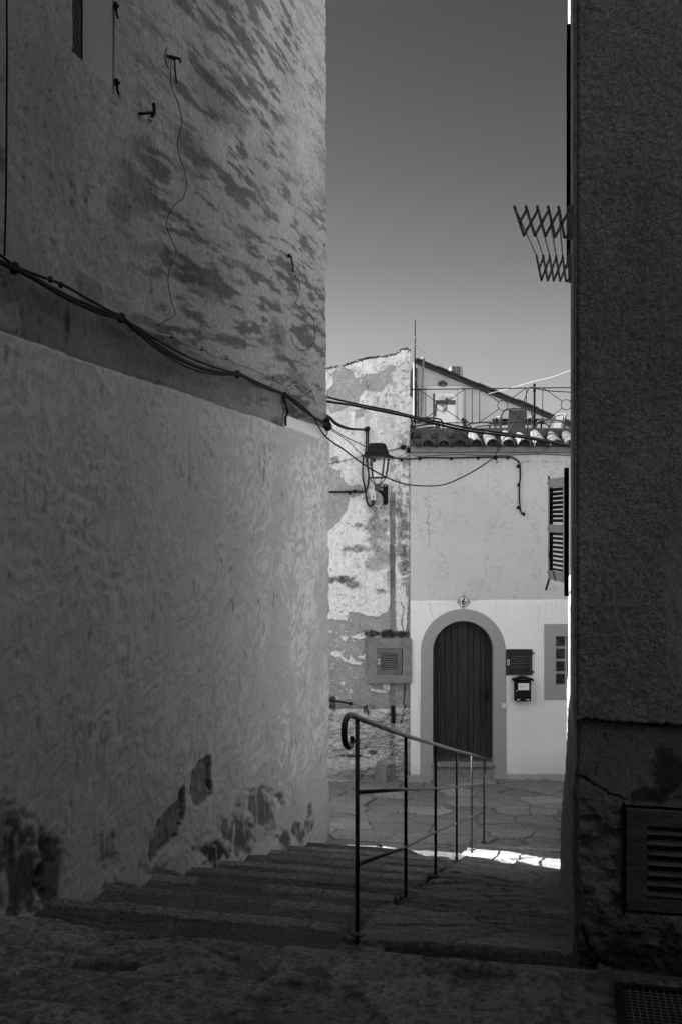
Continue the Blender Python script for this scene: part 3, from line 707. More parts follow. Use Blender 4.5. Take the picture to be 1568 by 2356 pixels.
# ------------------------------------------------------------------ things fixed to house 6
nq = p6(1065, 1384, .012)
pl = thing('number_plaque', 'small diamond-shaped tile plaque with the number 6 above the arched door', 'house number', nq)
mb = MB(); mb.prism([p6(1049, 1384, .012), p6(1065, 1401.5, .012), p6(1081.5, 1384, .012), p6(1065, 1367, .012)], (0, -.014, 0)); mb.build('plaque_tile', M['band'], pl, bevel=.002)
mb = MB(); pbox(mb, 1058.2, 1071.6, 1375.5, 1392.5, .026, .031); mb.build('number_plate', M['paper'], pl)
cu = bpy.data.curves.new('digit', 'FONT'); cu.body = '6'; cu.size = .135; cu.extrude = .003; cu.offset = .0035; cu.align_x = 'CENTER'; cu.align_y = 'CENTER'
tmp = bpy.data.objects.new('digit_tmp', cu); col.objects.link(tmp); dg = bpy.context.evaluated_depsgraph_get(); me = bpy.data.meshes.new_from_object(tmp.evaluated_get(dg))
bpy.data.objects.remove(tmp); me.transform(Matrix.Translation(p6(1065, 1384.2, .034)) @ Matrix.Rotation(R(90), 4, 'X')); me.materials.clear(); me.materials.append(M['dark']); link(bpy.data.objects.new('digit', me), pl)

mq = p6(1198, 1611, .012)
mbx = thing('mailbox', 'black gabled letter box with a white notice in its window, under the meter hatch', 'letter box', mq)
mb = MB(); pbox(mb, 1181, 1217.5, 1564, 1611, .012, .12); mb.build('box_body', M['iron'], mbx, bevel=.004)
mb = MB(); mb.prism([p6(1175.5, 1564, .008), p6(1175.5, 1560.5, .008), p6(1199, 1553.5, .008), p6(1223.5, 1560.5, .008), p6(1223.5, 1564, .008), p6(1199, 1557.5, .008)], (0, -.14, 0)); mb.build('box_roof', M['iron'], mbx)
mb = MB(); pbox(mb, 1188, 1212.6, 1569.5, 1585, .12, .124); pp = mb.build('notice', M['paper'], mbx)
mb = MB()
for k, (a_, b_) in enumerate(((1, 19), (1, 22), (1, 12))): pbox(mb, 1189+a_, 1189+b_, 1573+k*3, 1573.8+k*3, .1245, .1255)
mb.build('notice_writing', M['band'], pp)
for a_, b_ in ((1184.5, 1192), (1206, 1214.5)):
    mb = MB(); pbox(mb, a_, b_, 1606, 1608, .12, .123); mb.build('box_trim', M['plastic'], mbx)
mb = MB(); mb.ball(p6(1184.6, 1587, .122), .010); mb.build('box_lock', M['plastic'], mbx)
mb = MB(); pbox(mb, 1152, 1164.5, 1617.5, 1630.5, .02, .032); db = mb.build('doorbell', M['plastic'], None, bevel=.003); tag(db, 'small white bell switch on the right edge of the door surround', 'doorbell')
mb = MB(); pbox(mb, 1155, 1161.5, 1620, 1628, .032, .038); mb.build('bell_button', M['white'], db)

# ------------------------------------------------------------------ peeling house, left of number 6
DP = 15.16; KP = F/DP
PH = thing('peeling_house', 'old house front with peeling plaster, bare render and a damp stony foot', 'house', P(850, 1800, DP))
TOP = [(600, 858), (700, 852), (747, 848), (793, 840), (809, 834), (853, 823), (893, 819), (917, 811), (921, 804), (943, 804), (960, 804)]
def z2(pts): return [(721.3+.4*a, 1191.7+.4*b) for a, b in pts]
def z1(pts): return [(721.3+.4*a, 721.3+.4*b) for a, b in pts]
def peel_fn(u, v):
    x = 640+u*KP; y = 1830-v*KP
    pl_ = np.ones(x.shape)
    gray = [z1([(80, 445), (115, 400), (108, 345), (150, 305), (225, 330), (240, 378), (320, 350), (380, 345), (440, 300), (477, 303), (440, 350), (430, 400), (400, 435), (388, 452), (340, 440), (295, 438), (265, 480), (262, 520), (220, 530), (150, 560), (100, 575), (70, 530)]),
            z1([(60, 885), (160, 900), (152, 940), (200, 990), (262, 985), (290, 1000), (290, 1035), (205, 1070), (190, 1130), (150, 1190), (110, 1235), (60, 1255)]),
            z1([(240, 560), (300, 540), (290, 590), (240, 610)]),
            z1([(95, 830), (150, 820), (150, 860), (105, 865)]),
            z2([(60, 590), (90, 583), (195, 592), (205, 540), (262, 545), (310, 570), (380, 566), (430, 540), (440, 490), (438, -150), (466, -150), (468, 240), (470, 500), (480, 650), (530, 655), (545, 500), (560, 1100), (60, 1100)]),
            z2([(520, 380), (552, 360), (552, 700), (535, 560), (545, 480)])]
    for i, g_ in enumerate(gray): pl_ = pl_*(1-poly(x, y, g_, 2.2, .7, .16, i))
    for i, g_ in enumerate([z2([(74, 642), (95, 645), (110, 662), (78, 668)]), z2([(155, 678), (185, 682), (200, 688), (182, 712), (162, 700)]), z2([(222, 690), (250, 668), (292, 655), (300, 690), (262, 702)]),
              z2([(92, 785), (120, 766), (150, 768), (170, 800), (200, 820), (212, 780), (240, 830), (275, 832), (268, 848), (225, 845), (180, 830), (150, 800), (120, 802)]), z2([(300, 785), (250, 800), (300, 820)]), z2([(155, 950), (175, 940), (182, 965), (160, 968)]),
              z2([(318, 960), (345, 985), (400, 990), (436, 1005), (380, 1010), (330, 995)]), z2([(395, 955), (440, 950), (438, 998), (400, 985)]),
              z2([(470, 490), (495, 487), (512, 520), (535, 600), (500, 640), (478, 648)]), z2([(340, 1320), (400, 1310), (410, 1345), (375, 1370), (345, 1350)]), z2([(140, 1300), (220, 1320), (240, 1360), (165, 1395), (150, 1370)]), z2([(350, 1215), (435, 1230), (430, 1250), (355, 1240)])]):
        pl_ = np.maximum(pl_, poly(x, y, g_, 1.6, .6, .22, i+20))
    sp1 = .8*ss(.70, .74, fbm(x*.17, y*.17, 4, 156)); sp2 = .8*ss(.70, .74, fbm(x*.13, y*.15, 4, 157)); pl_ = np.clip(pl_*(1-.85*sp1)+(1-pl_)*.7*sp2, 0, 1)
    n1 = fbm(x*.05, y*.05, 4, 130); n2 = fbm(x*.5, y*.5, 3, 131)
    rg = ss(905, 925, x)*ss(930, 1010, y)*(1-ss(1330, 1400, y)); rg = np.maximum(rg, ss(882, 905, x)*ss(1030, 1075, y)*(1-ss(1180, 1215, y)))
    flake = ss(.44, .52, fbm(x*.10, y*.10, 4, 132)); pl_ = pl_*(1-rg*(1-flake)*.85)
    pl_ = pl_*(1-ss(.60, .64, fbm(x*.11, y*.11, 4, 133))*.8*ss(1000, 900, y)*ss(820, 860, y))
    white = .66*(.86+.22*n1)*(.93+.14*n2); white = mix(white, .70, ss(1180, 1260, y)*.6)
    white = white*(1-.18*ss(.45, .6, fbm(x*.06, y*.02, 3, 134))*ss(1300, 1000, y))
    rend = .30*(.75+.5*n1)*(.78+.44*n2); rend = mix(rend, .20, ss(1560, 1700, y))
    dark = np.zeros(x.shape)
    for cx, cy, rx, ry, k in [(721.3+.4*a, 1191.7+.4*b_, c_*.4, d_*.4, k_) for a, b_, c_, d_, k_ in ((370, -90, 70, 110, .45), (360, 60, 62, 150, .55), (400, 210, 70, 70, .5), (240, 180, 75, 20, .6), (262, 42, 26, 16, .6), (150, 352, 90, 20, .75), (225, 385, 50, 34, .65), (390, 420, 30, 14, .6), (350, 260, 50, 40, .45), (505, 190, 32, 50, .55), (515, 270, 30, 50, .5), (500, 30, 40, 100, .45), (345, 665, 70, 16, .8), (470, 672, 90, 22, .9), (320, 700, 24, 50, .6), (440, 350, 22, 60, .4))]:
        dark = np.maximum(dark, k*blob(x, y, cx, cy, rx, ry, .07, .8, .5, int(cx)))
    drip = ss(.5, .66, fbm(x*.25, y*.025, 3, 135))*ss(1180, 1290, y)*(1-ss(1340, 1430, y))*.12
    dark = dark*(.55+.75*fbm(x*.25, y*.22, 3, 136)); dark = np.maximum(dark, drip)
    strip = (x > 897) & (x < 908) & (y > 1130); st_ = ss(895.5, 897.5, x+5*(fbm(y*.09, x*0, 4, 137)-.5))*(1-ss(907, 909, x+6*(fbm(y*.09, x*0, 4, 138)-.5)))*ss(1130, 1150, y)
    # rubble foot
    f1, f2, cid = voro(x*.030+.5*fbm(x*.03, y*.03, 2, 139), y*.050, 9); rub = ss(1600, 1665, y+25*(fbm(x*.03, y*.03, 3, 140)-.5))
    jn = 1-ss(.03, .16, f2-f1); stn = .19*(.55+.9*cid)*(.6+.8*fbm(x*.12, y*.12, 4, 141)); stn = stn*(.7+.6*fbm(x*.3, y*.3, 3, 146))*(1-.30*jn*ss(.4, .6, fbm(x*.05, y*.05, 2, 147)))
    bri = ss(.55, .62, fbm(x*.07, y*.09, 4, 142)); stn = mix(stn, .42, bri*.55*(1-ss(1745, 1765, y)))
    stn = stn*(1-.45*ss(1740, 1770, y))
    tone = mix(rend, white, pl_); h = .016*pl_+.010*(n2-.5); tone = tone*(.80+.40*fbm(x*.14, y*.14, 4, 155))
    tone = mix(tone, stn, rub*(1-.35*pl_)); h = h+rub*(-.012*jn+.06*(fbm(x*.09, y*.12, 4, 143)-.5)+.02*(cid-.5))
    tone = mix(tone, .17*(.7+.6*n2), .65*st_); h = h-.012*st_
    tone = tone*(1-np.minimum(dark*1.15, .93))
    for cx, cy, rx, ry in ((766, 1625, 7, 11), (840, 1633, 5, 8), (765, 1608, 6, 5), (846, 1640, 3, 7), (858, 1732, 10, 5), (812, 1741, 24, 3)):
        q = blob(x, y, cx, cy, rx, ry, .12, .6, .3, int(cy)); tone = tone*(1-.72*q); h = h-.03*q
    for pts, wd in ((z2([(498, 487), (515, 505), (512, 560), (505, 610), (510, 650)]), 1.0), (z2([(510, 945), (524, 965), (518, 1040), (520, 1100), (500, 1180)]), 1.6), (z1([(300, 390), (310, 430)]), .8)):
        q = line(x, y, pts, wd, 2); tone = tone*(1-.8*q); h = h-.008*q
    pits = ss(.72, .80, vn(x*.55, y*.55, 144)); tone = tone*(1-.30*pits*ss(.45, .6, n1))
    edge = poly(x, y, z2([(60, 540), (560, 500), (560, 560), (60, 640)]), 0, 1)*0
    h = h+.20*ss(1748, 1760, y+8*(fbm(x*.05, x*0, 3, 145)-.5))*(1-ss(885, 893, x))*.8
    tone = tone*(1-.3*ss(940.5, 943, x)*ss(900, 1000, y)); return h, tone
tx = [p[0] for p in TOP]; ty = [p[1] for p in TOP]
def peel_hole(u, v):
    x = 640+u*KP; y = 1830-v*KP
    return y < np.interp(x, tx, ty)+3.0*(fbm(x*.25, x*0, 3, 150)-.5)
us = np.concatenate([np.arange(0, .62, .04), np.arange(.62, 2.006, .0078)]); vs = np.arange(-.1, 6.86, .0085)
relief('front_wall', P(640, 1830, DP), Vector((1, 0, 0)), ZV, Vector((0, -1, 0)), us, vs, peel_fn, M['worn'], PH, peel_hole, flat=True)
mb = MB(); XL = lambda X, z: (CX+F*X/DP, HY-F*z/DP)
q = [XL(-8, .8), XL(-2.74, 1.10), XL(-2.18, 1.80), XL(-1.95, 2.72), (600, 830)]+TOP[:-1]+[(943, 1830), XL(-8, -4.2)]  # hidden left part of the outline is shaped to cast the shadow edge
mb.prism([P(x, y+2.5, DP)+Vector((0, .035, 0)) for x, y in q], (0, 3.4, 0)); mb.build('house_body', M['surround'], PH)
mb = MB()      # ragged coping along the top of the wall
for i in range(60):
    x = 748+i*3.3; y = np.interp(x, tx, ty); q = P(x, y+random.uniform(-1, 2), DP)
    if 762 < x < 790 and random.random() < .6: continue
    mb.obox(q+Vector((-.02, -.02, -.01)), Vector((random.uniform(.02, .05), 0, random.uniform(-.006, .012))), Vector((0, .35, 0)), Vector((0, 0, random.uniform(.012, .035))))
mb.build('broken_coping', M['concrete'], PH)
mb = MB(); a1_, a2_ = P(843, 1467, DP), P(944.5, 1570, DP)
def fbx(x0, x1, y0, y1): pbox(mb, x0, x1, y0, y1, .12, -.03, DP)
fbx(843.5, 865, 1468, 1569.5); fbx(924, 944.5, 1468, 1569.5); fbx(865, 924, 1468, 1490); fbx(865, 924, 1550, 1569.5); pbox(mb, 864.5, 924.5, 1489, 1551, .02, -.02, DP)
mf = mb.build('meter_frame', M['surround'], PH, bevel=.005)
hatch(PH, 865.5, 922.5, 1490.5, 1549.5, DP, .09, 'grey louvred wooden meter hatch in a cement frame')
sb = MB(); q = P(876, 1802, DP-.42)
sb.obox(P(862, 1802, DP-.42), (.17, 0, 0), (0, .25, 0), (.03, 0, .28)); tag(sb.build('stone_block', M['surround'], None, bevel=.015), 'pale upright stone block set against the foot of the peeling wall', 'stone')
sb = MB(); sb.obox(P(801, 1806, DP-.45), (.18, .01, 0), (0, .22, 0), (-.01, 0, .19)); tag(sb.build('stone_block', M['surround'], None, bevel=.03), 'lower rounded stone block at the foot of the peeling wall, near the stairs', 'stone')
sb = MB(); sb.tube([P(752, 1610, DP-.05), P(806, 1619, DP-.06)], .014); sb.ball(P(806, 1619, DP-.06), .028); tag(sb.build('iron_rod', M['iron'], None, smooth=True), 'short rusty iron rod fixed low across the peeling wall', 'rod')
sb = MB(); sb.tube([P(902.5, 1624, DP-.04), P(904.5, 1664, DP-.04)], .028); tag(sb.build('drain_pipe', M['shutd'], None, smooth=True), 'short black pipe end in the groove under the cement meter frame', 'pipe')

# ------------------------------------------------------------------ handrail along the stairs
def HR(x, y, off=0):                # a point in the vertical plane of the handrail
    k = (x-CX)/F; return P(x, y, .8847/(.2236-k))
px_ = [821.3, 932.5, 1001, 1049.7, 1084.5, 1112.5]; dpx = [4.265, 5.694, 6.885, 8.321, 9.70, 11.04]
yt_ = [1652, 1694, 1714, 1728.5, 1737.5, 1746.6]; yb_ = [2147.4, 2065.4, 2015.4, 1981.4, 1954.6, 1937.4]
ym_ = [1823.4, 1816.6, 1814.2, 1811.4, 1807, 1805]; yl_ = [1989.4, 1949.4, 1914, 1895.4, 1879.4, 1869.4]
rl = thing('handrail', 'dark iron handrail with a curled end and three bars running down beside the stairs', 'handrail', P(px_[0], yb_[0], dpx[0]))
for i in range(6):
    mb = MB(); mb.tube([P(px_[i], yb_[i], dpx[i])-ZV*.06, P(px_[i], yt_[i], dpx[i])], .0098, 10)
    mb.build('post', M['rail'], rl, smooth=True)
    mb = MB(); mb.ball(P(px_[i], yb_[i]-1, dpx[i])-ZV*.004, .03, 10, 6, (1.3, 1, .35)); mb.build('mortar_collar', M['concrete'], rl, smooth=True)
tp = [HR(808.5, 1697.5), HR(810.5, 1706), HR(806.5, 1715.5), HR(799, 1718), HR(793.2, 1708), HR(791.3, 1690), HR(792.3, 1668), HR(796.5, 1653), HR(803.5, 1646.5), HR(811, 1647), P(px_[0], yt_[0]-.5, dpx[0])]+[P(px_[i], yt_[i]-1, dpx[i]) for i in range(1, 6)]
sp = spline(tp[:11], 6)[:-1]+spline([tp[9]]+tp[10:], 8)[8:]
mb = MB(); tpr = [.75+.25*min(1, i/14) for i in range(len(sp))]; mb.tube(sp, .0125, 12, taper=tpr); mb.build('top_rail', M['rail'], rl, smooth=True)
mb = MB(); e6 = P(px_[5], yt_[5], dpx[5]); mb.tube([e6, e6+PR*.012-ZV*.03, e6+PR*.012-ZV*.14, e6-ZV*.15], .009); mb.build('end_hook', M['rail'], rl)
for yy, r_ in ((ym_, .0095), (yl_, .0088)):
    mb = MB(); mb.tube([P(px_[i], yy[i], dpx[i]) for i in range(6)], r_, 10); mb.build('lower_bar', M['rail'], rl, smooth=True)

# ------------------------------------------------------------------ scissor clothes airer on the side wall
def zr(a, b): return (1160.3+.14*a, 407.7+.14*b)
rack = thing('clothes_airer', 'extending metal clothes airer with two scissor arms sticking out from the dark side wall', 'clothes airer', P(1307, 540, 5.4))
def rpt(a, b, D, dy=0):
    x, y = zr(a, b); return P(x, y, D+.21*(1309-x)/F*D+dy)
for D, tops, mids, bots, pin2, brk, w_ in (
    (5.4, [(158, 480), (346, 478), (531, 478), (712, 480), (884, 486)], [(243, 738), (427, 742), (606, 745), (776, 752), (937, 762)], [(314, 950), (494, 955), (664, 965), (826, 975), (981, 988)], [(360, 532), (543, 533), (722, 537), (891, 545), (1051, 552)], ((1027, 457), (1090, 1022), (1051, 950)), .0148),
    (6.4, [(518, 1280), (628, 1280), (735, 1282), (841, 1285), (949, 1290)], [(564, 1507), (671, 1506), (774, 1506), (878, 1511), (981, 1517)], [(601, 1688), (706, 1694), (805, 1697), (907, 1702), (1006, 1708)], [(633, 1320), (741, 1320), (845, 1322), (953, 1327), (1060, 1333)], ((1038, 1260), (1090, 1732), (1062, 1670)), .0145)):
    def flat(p, q, name, dy, w=w_):
        mb = MB(); a = rpt(*p, D, dy); b_ = rpt(*q, D, dy); ax = (b_-a); L = ax.length; ax.normalize(); nr = AX; sd = ax.cross(nr).normalized()
        mb.obox(a-sd*w/2, ax*L, sd*w, nr*.003)
        for c_ in (a, b_): mb.tube([c_, c_+nr*.003], w/2, 14)
        return mb.build(name, M['alu'], rack)
    for i in range(5):
        flat(tops[i], bots[i], 'scissor_bar', -.004)
        flat(bots[i-1] if i else mids[0], pin2[i], 'scissor_bar', .004)
    flat(bots[3+1], brk[2], 'scissor_bar', .004)
    mb = MB(); a = rpt(*brk[0], D); b_ = rpt(*brk[1], D); mb.obox(Vector((a.x, a.y, b_.z)), PR*(.04 if D < 6 else .034), AX*.006, ZV*(a.z-b_.z)); bk_ = mb.build('wall_bracket', M['alu'], rack, bevel=.001)
    for p in mids+bots+pin2+([t_ for t_ in tops] if D < 6 else [])+[brk[2]]:
        mb = MB(); q = rpt(*p, D, -.006); mb.tube([q-AX*.003, q+AX*.012], .0042, 10); mb.build('rivet', M['iron'], rack)
    if D < 6: nt_ = tops
for i, (p, q) in enumerate(zip(nt_, [(518, 1280), (628, 1280), (735, 1282), (841, 1285), (949, 1290)])):
    mb = MB(); mb.tube([rpt(*p, 5.4), rpt(*q, 6.4)], .0042, 8); mb.build('line_rod', M['alu'], rack, smooth=True)

# ------------------------------------------------------------------ terrace things
TD = 15.45
def zt(a, b): return (934.5+.248*a, 802.8+.248*b)
def T(a, b, d=TD): return P(*zt(a, b), d)
tr = thing('terrace_railing', 'thin black iron terrace railing with rings and crossed bars above the tiled eave', 'railing', T(790, 720))
def tb(name, pts, r, n=8):
    mb = MB(); mb.tube(pts, r, n); return mb.build(name, M['iron'], tr, smooth=True)
tb('top_rail', [T(38, 375), T(1185, 361), T(1525, 358), T(2400, 350)], .0085); tb('bottom_rail', [T(48, 688), T(1525, 677), T(2400, 670)], .0075)
for a, t0, b0 in ((108, 375, 688), (540, 372, 684), (607, 370, 684), (677, 368, 683), (1110, 364, 680), (1262, 360, 679), (1700, 356, 676)): tb('upright_bar', [T(a, t0), T(a, b0)], .0062)
for a, b in ((324, 531), (892, 523), (1480, 517)):
    ring = [P(zt(a, b)[0]+11.7*math.cos(t*math.pi/12), zt(a, b)[1]+11.7*math.sin(t*math.pi/12), TD) for t in range(25)]
    tb('ring', ring, .0058)
    for sx_, sy_ in ((-1, -1), (1, -1), (-1, 1), (1, 1)):
        tb('diagonal_bar', [T(a+sx_*36, b+sy_*32), T(a+sx_*214, b+sy_*156+(-4 if sx_ > 0 else 0))], .0056)
for a in (1185,):
    mb = MB(); mb.tube([T(a, 715), T(a, 345)], .017, 12)
    for bb in (385, 660): mb.tube([T(a, bb+14), T(a, bb), T(a, bb-14)], .022, 12)
    mb.ball(T(a, 333), .022, 12, 8, (1, 1, 1.15)); mb.build('finial_post', M['iron'], tr, smooth=True)
mb = MB(); mb.tube([P(953.6, 985, 15.35), P(953.4, 735, 15.35)], .0105, 8)
ms = mb.build('mast', M['iron'], None, smooth=True); tag(ms, 'tall thin black mast rising at the left end of the terrace railing', 'mast')
for yy in (774, 790, 870):
    mb = MB(); mb.tube([P(953.6, yy, 15.35), P(953.6, yy+5, 15.35)], .016, 8); mb.build('tape_band', M['galv'], ms)
# gabled house behind the terrace
GD = 18.6
def G(x, y, off=0.0): return P(x, y, GD)-Vector((0, off, 0))
GH = thing('gable_house', 'pale lean-to house with a sloping tiled roof edge behind the roof terrace', 'house', G(1090, 1040))
mb = MB(); mb.prism([G(951, 1060), G(951, 833), G(954, 832), G(1420, 1026), G(1420, 1060)], (0, .14, 0)); mb.prism([G(980, 1060)+Vector((.05, .14, 0)), G(980, 850)+Vector((.05, .14, 0)), G(1420, 1031)+Vector((0, .14, 0)), G(1420, 1060)+Vector((0, .14, 0))], (0, 4, 0)); gwl = mb.build('gable_wall', M['gablew'], GH)
mb = MB(); a, b = G(954, 829.5, .10), G(1330, 985.5, .10)
ax = (b-a).normalized(); L = (b-a).length
mb.obox(a-ax.cross(Vector((0, -1, 0)))*0, ax*L, Vector((0, 4.4, 0)), ax.cross(Vector((0, -1, 0))).normalized()*-.05 if ax.cross(Vector((0, -1, 0))).z > 0 else ax.cross(Vector((0, -1, 0))).normalized()*.05)
roofo = mb.build('roof', M['tiled'], GH)
mb = MB()
for k in range(9): mb.box(G(954.6+.6*(k % 2), 848+k*12.5, .07), G(958.6-.5*(k % 3), 859.5+k*12.5, .0))
mb.build('corner_tiles', M['tiled'], GH)
upv = Vector((-ax.z, 0, ax.x))
s_ = 0; k_ = 0
while s_ < L-.3:
    l_ = .40+random.uniform(-.03, .03); mb = MB()
    p0 = a+ax*s_+upv*(.01+.012*(k_ % 2)); pts = []
    mb.obox(p0-Vector((0, .03, 0)), ax*(l_+.05), Vector((0, .17, 0)), upv*.035+ax*.0); o = mb.build('verge_tile', M['tiled'], roofo, bevel=.01); s_ += l_; k_ += 1
mb = MB()
for (x0, x1, y0, y1) in ((979, 987, 889, 1040), (1052, 1062, 889, 1040), (987, 1052, 889, 896)):
    aa = G(x0, y0, .03); bb = G(x1, y1, -.05); mb.box(aa, bb)
gf = mb.build('door_frame', M['white'], GH, bevel=.006)
mb = MB()
for (x0, x1, y0, y1) in ((987.5, 994.5, 896.5, 1040), (1046.8, 1051.5, 896.5, 1040), (994.5, 1046.8, 896.5, 905.5)):
    mb.box(G(x0, y0, .015), G(x1, y1, -.04))
mb.build('door_leaf', M['white'], gf, bevel=.004)
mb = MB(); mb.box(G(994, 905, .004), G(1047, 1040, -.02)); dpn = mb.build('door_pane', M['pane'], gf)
for x0, x1, y0, y1 in ((995, 999.5, 905.5, 975), (1001, 1047, 920.5, 931), (999.5, 1003, 931, 958)):  # dark bands laid on the pane as the dull parts of its painted reflection
    mb = MB(); mb.box(G(x0, y0, .012), G(x1, y1, 0)); mb.build('dark_reflection_band', M['concrete'], dpn)
mb = MB(); mb.tube([G(967, 960, .12), G(969.5, 890, .12), G(972, 829, .12)], .02, 10); mb.tube([G(972, 830, .12), G(972, 825, .12)], .032, 10); mb.build('vent_pipe', M['galv'], GH, smooth=True)
bl = thing('bulkhead_lamp', 'small oval caged lamp on the pale gable wall above its door', 'wall lamp', G(1017, 883, .0))
mb = MB(); mb.ball(G(1017, 883, .02), .072, 16, 8, (1, .5, .62)); mb.build('lamp_glass', M['galv'], bl, smooth=True)
mb = MB()
for q in (-.035, 0, .035): mb.tube([G(1017, 883, .06)+Vector((q, 0, -.042)), G(1017, 883, .075)+Vector((q, 0, 0)), G(1017, 883, .06)+Vector((q, 0, .042))], .005, 6)
mb.tube([G(1017, 883, .06)+Vector((-.07, 0, 0)), G(1017, 883, .08), G(1017, 883, .06)+Vector((.07, 0, 0))], .005, 6)
mb.tube([G(1017, 883, .03)+Vector((.076*math.cos(t*math.pi/10), 0, .047*math.sin(t*math.pi/10))) for t in range(21)], .008, 6); mb.build('lamp_cage', M['iron'], bl)
AD = 19.4
ac = thing('air_conditioner', 'grey louvred air conditioner unit standing on the sloping roof edge', 'air conditioner', P(1050, 880, AD))
mb = MB(); mb.box(P(1036.5, 841, AD), P(1063.5, 884, AD)+Vector((0, .5, 0))); acb = mb.build('unit_casing', M['acw'], ac, bevel=.008)
mb = MB(); mb.box(P(1062.9, 848, AD)+Vector((0, .1, 0)), P(1065.5, 884, AD)+Vector((0, .4, 0))); mb.build('side_cover', M['galv'], acb)
for i in range(10):
    for (x0, x1) in ((1039.5, 1048.3), (1049.6, 1058)):
        mb = MB(); y0 = 844+i*3.3; mb.box(P(x0, y0, AD)+Vector((0, -.006, 0)), P(x1, y0+1.7, AD)+Vector((0, .01, 0))); mb.build('vent_slot', M['dark'], acb)
# tubular terrace chairs
def chair(label, x, y_floor_z, d, rz, tilt=0.0, first=None):
    if first is None:
        r = thing('terrace_chair', label, 'chair', (0, 0, 0), 'chairs on the roof terrace')
        for s in (-1, 1):
            mb = MB(); mb.tube(spline([(s*.27, -.24, 0), (s*.27, -.25, .45), (s*.27, -.23, .62), (s*.27, -.13, .665), (s*.27, .12, .655), (s*.27, .25, .60), (s*.26, .27, .35), (s*.26, .30, 0)], 5), .014, 8); mb.build('arm_frame', M['chair'], r, smooth=True)
        mb = MB(); mb.tube(spline([(-.25, .20, .40), (-.25, .27, .62), (-.20, .33, .74), (0, .345, .765), (.20, .33, .74), (.25, .27, .62), (.25, .20, .40)], 6), .014, 8); mb.build('back_frame', M['chair'], r, smooth=True)
        mb = MB(); mb.obox((-.14, .215, .42), (.28, 0, 0), (0, .012, 0), (0, .115, .325)); mb.build('backrest', M['chairw'], r)
        mb = MB(); mb.obox((-.22, -.22, .40), (.44, 0, 0), (0, .44, .0), (0, 0, .018)); mb.build('seat', M['chairw'], r)
    else:
        r = first.copy(); col.objects.link(r); r['label'] = label
        for ch in list(first.children):
            c_ = ch.copy(); col.objects.link(c_); c_.parent = r
    q = P(x, 1000, d); r.location = (q.x, d, y_floor_z); r.rotation_euler = (tilt, 0, rz); return r
FL = 1.0
c1 = chair('tubular chair with a square sling back, seen from behind mid-terrace', 1181, FL, 16.2, R(180))
c2 = chair('tubular chair leaning at the left end of the terrace below the mast', 973, FL-.02, 16.4, R(95), R(3), c1)
c3 = chair('second tubular chair tucked against the leaning one at the left end of the terrace', 985, FL-.08, 16.9, R(82), R(-4), c1)
c4 = chair('tubular chair turned sideways between the leaning chairs and the square-backed one', 1112, FL-.10, 16.3, R(70), 0, c1)
c5 = chair('tubular chair at the right of the terrace beyond the finial post', 1252, FL-.04, 16.5, R(-75), R(4), c1)
tbx = thing('terrace_table', 'dark low table top just visible beside the square-backed chair', 'table', P(1146, 1050, 16.8))
mb = MB(); q = P(1146, 965, 16.8); mb.box(q+Vector((-.12, -.15, -.05)), q+Vector((.75, .5, 0))); mb.build('table_top', M['shutd'], tbx, bevel=.005)
for dx, dy in ((-.08, -.1), (.7, -.1), (-.08, .45), (.7, .45)):
    mb = MB(); mb.tube([q+Vector((dx, dy, -.05)), Vector((q.x+dx, q.y+dy, 1.0))], .015); mb.build('leg', M['shutd'], tbx)

# ------------------------------------------------------------------ street lantern on the peeling wall
LD = 14.55
def zl(a, b): return (802.8+.10645*a, 940.8+.10645*b)
Lc = P(*zl(610, 1010), LD); LX, LY = Lc.x, LD
lamp = thing('street_lantern', 'black four-sided street lantern on a curved bracket against the peeling wall', 'street lamp', P(886, 1160, DP))
RA = R(-17)
def LP_(u, v, y):                   # point of the rotated lantern at photo row y
    c_, s_ = math.cos(RA), math.sin(RA); return Vector((LX+u*c_-v*s_, LY+u*s_+v*c_, (HY-y)/F*LD))
def fr(name, rings, mat, parent=lamp, cap=True, **kw):
    mb = MB(); vs = []; n_ = 4; fs = []
    for a, y in rings: vs += [LP_(-a, -a, y), LP_(a, -a, y), LP_(a, a, y), LP_(-a, a, y)]
    for i in range(len(rings)-1):
        for k in range(4): fs.append((i*4+k, i*4+(k+1) % 4, i*4+4+(k+1) % 4, i*4+4+k))
    if cap: fs += [(0, 1, 2, 3), tuple(4*(len(rings)-1)+k for k in (3, 2, 1, 0))]
    mb.add(vs, fs); return mb.build(name, mat, parent, **kw)
hood = fr('hood', [(.095, 1020), (.145, 1045.5), (.200, 1048.6), (.197, 1050.2), (.140, 1050.0)], M['iron'])
fr('hood_collar', [(.145, 1050.2), (.142, 1054)], M['rail'], hood)
for u, v in ((-1, -1), (1, -1), (1, 1), (-1, 1)):
    mb = MB(); mb.tube([LP_(u*.136, v*.136, 1052), LP_(u*.100, v*.100, 1099)], .0135, 4); mb.build('corner_bar', M['rail'], lamp)
    mb = MB(); mb.tube([LP_(u*.100, v*.100, 1099), LP_(u*.028, v*.028, 1116.5)], .009, 4); mb.build('lower_strut', M['rail'], lamp)
mb = MB()
for (u0, v0, u1, v1) in ((-1, -1, 1, -1), (1, -1, 1, 1), (1, 1, -1, 1), (-1, 1, -1, -1)): mb.tube([LP_(u0*.1, v0*.1, 1099), LP_(u1*.1, v1*.1, 1099)], .0095, 4)
mb.build('bottom_ring', M['rail'], lamp)
fr('lamp_base', [(.030, 1113), (.036, 1118), (.036, 1129), (.02, 1129.5)], M['rail'])
mb = MB(); mb.tube(spline([LP_(.0, 0, 1127), P(877, 1133, 14.65), P(883, 1143, 14.85), P(886, 1154, 15.08)], 6), .024, 10); mb.build('bracket_arm', M['iron'], lamp, smooth=True)
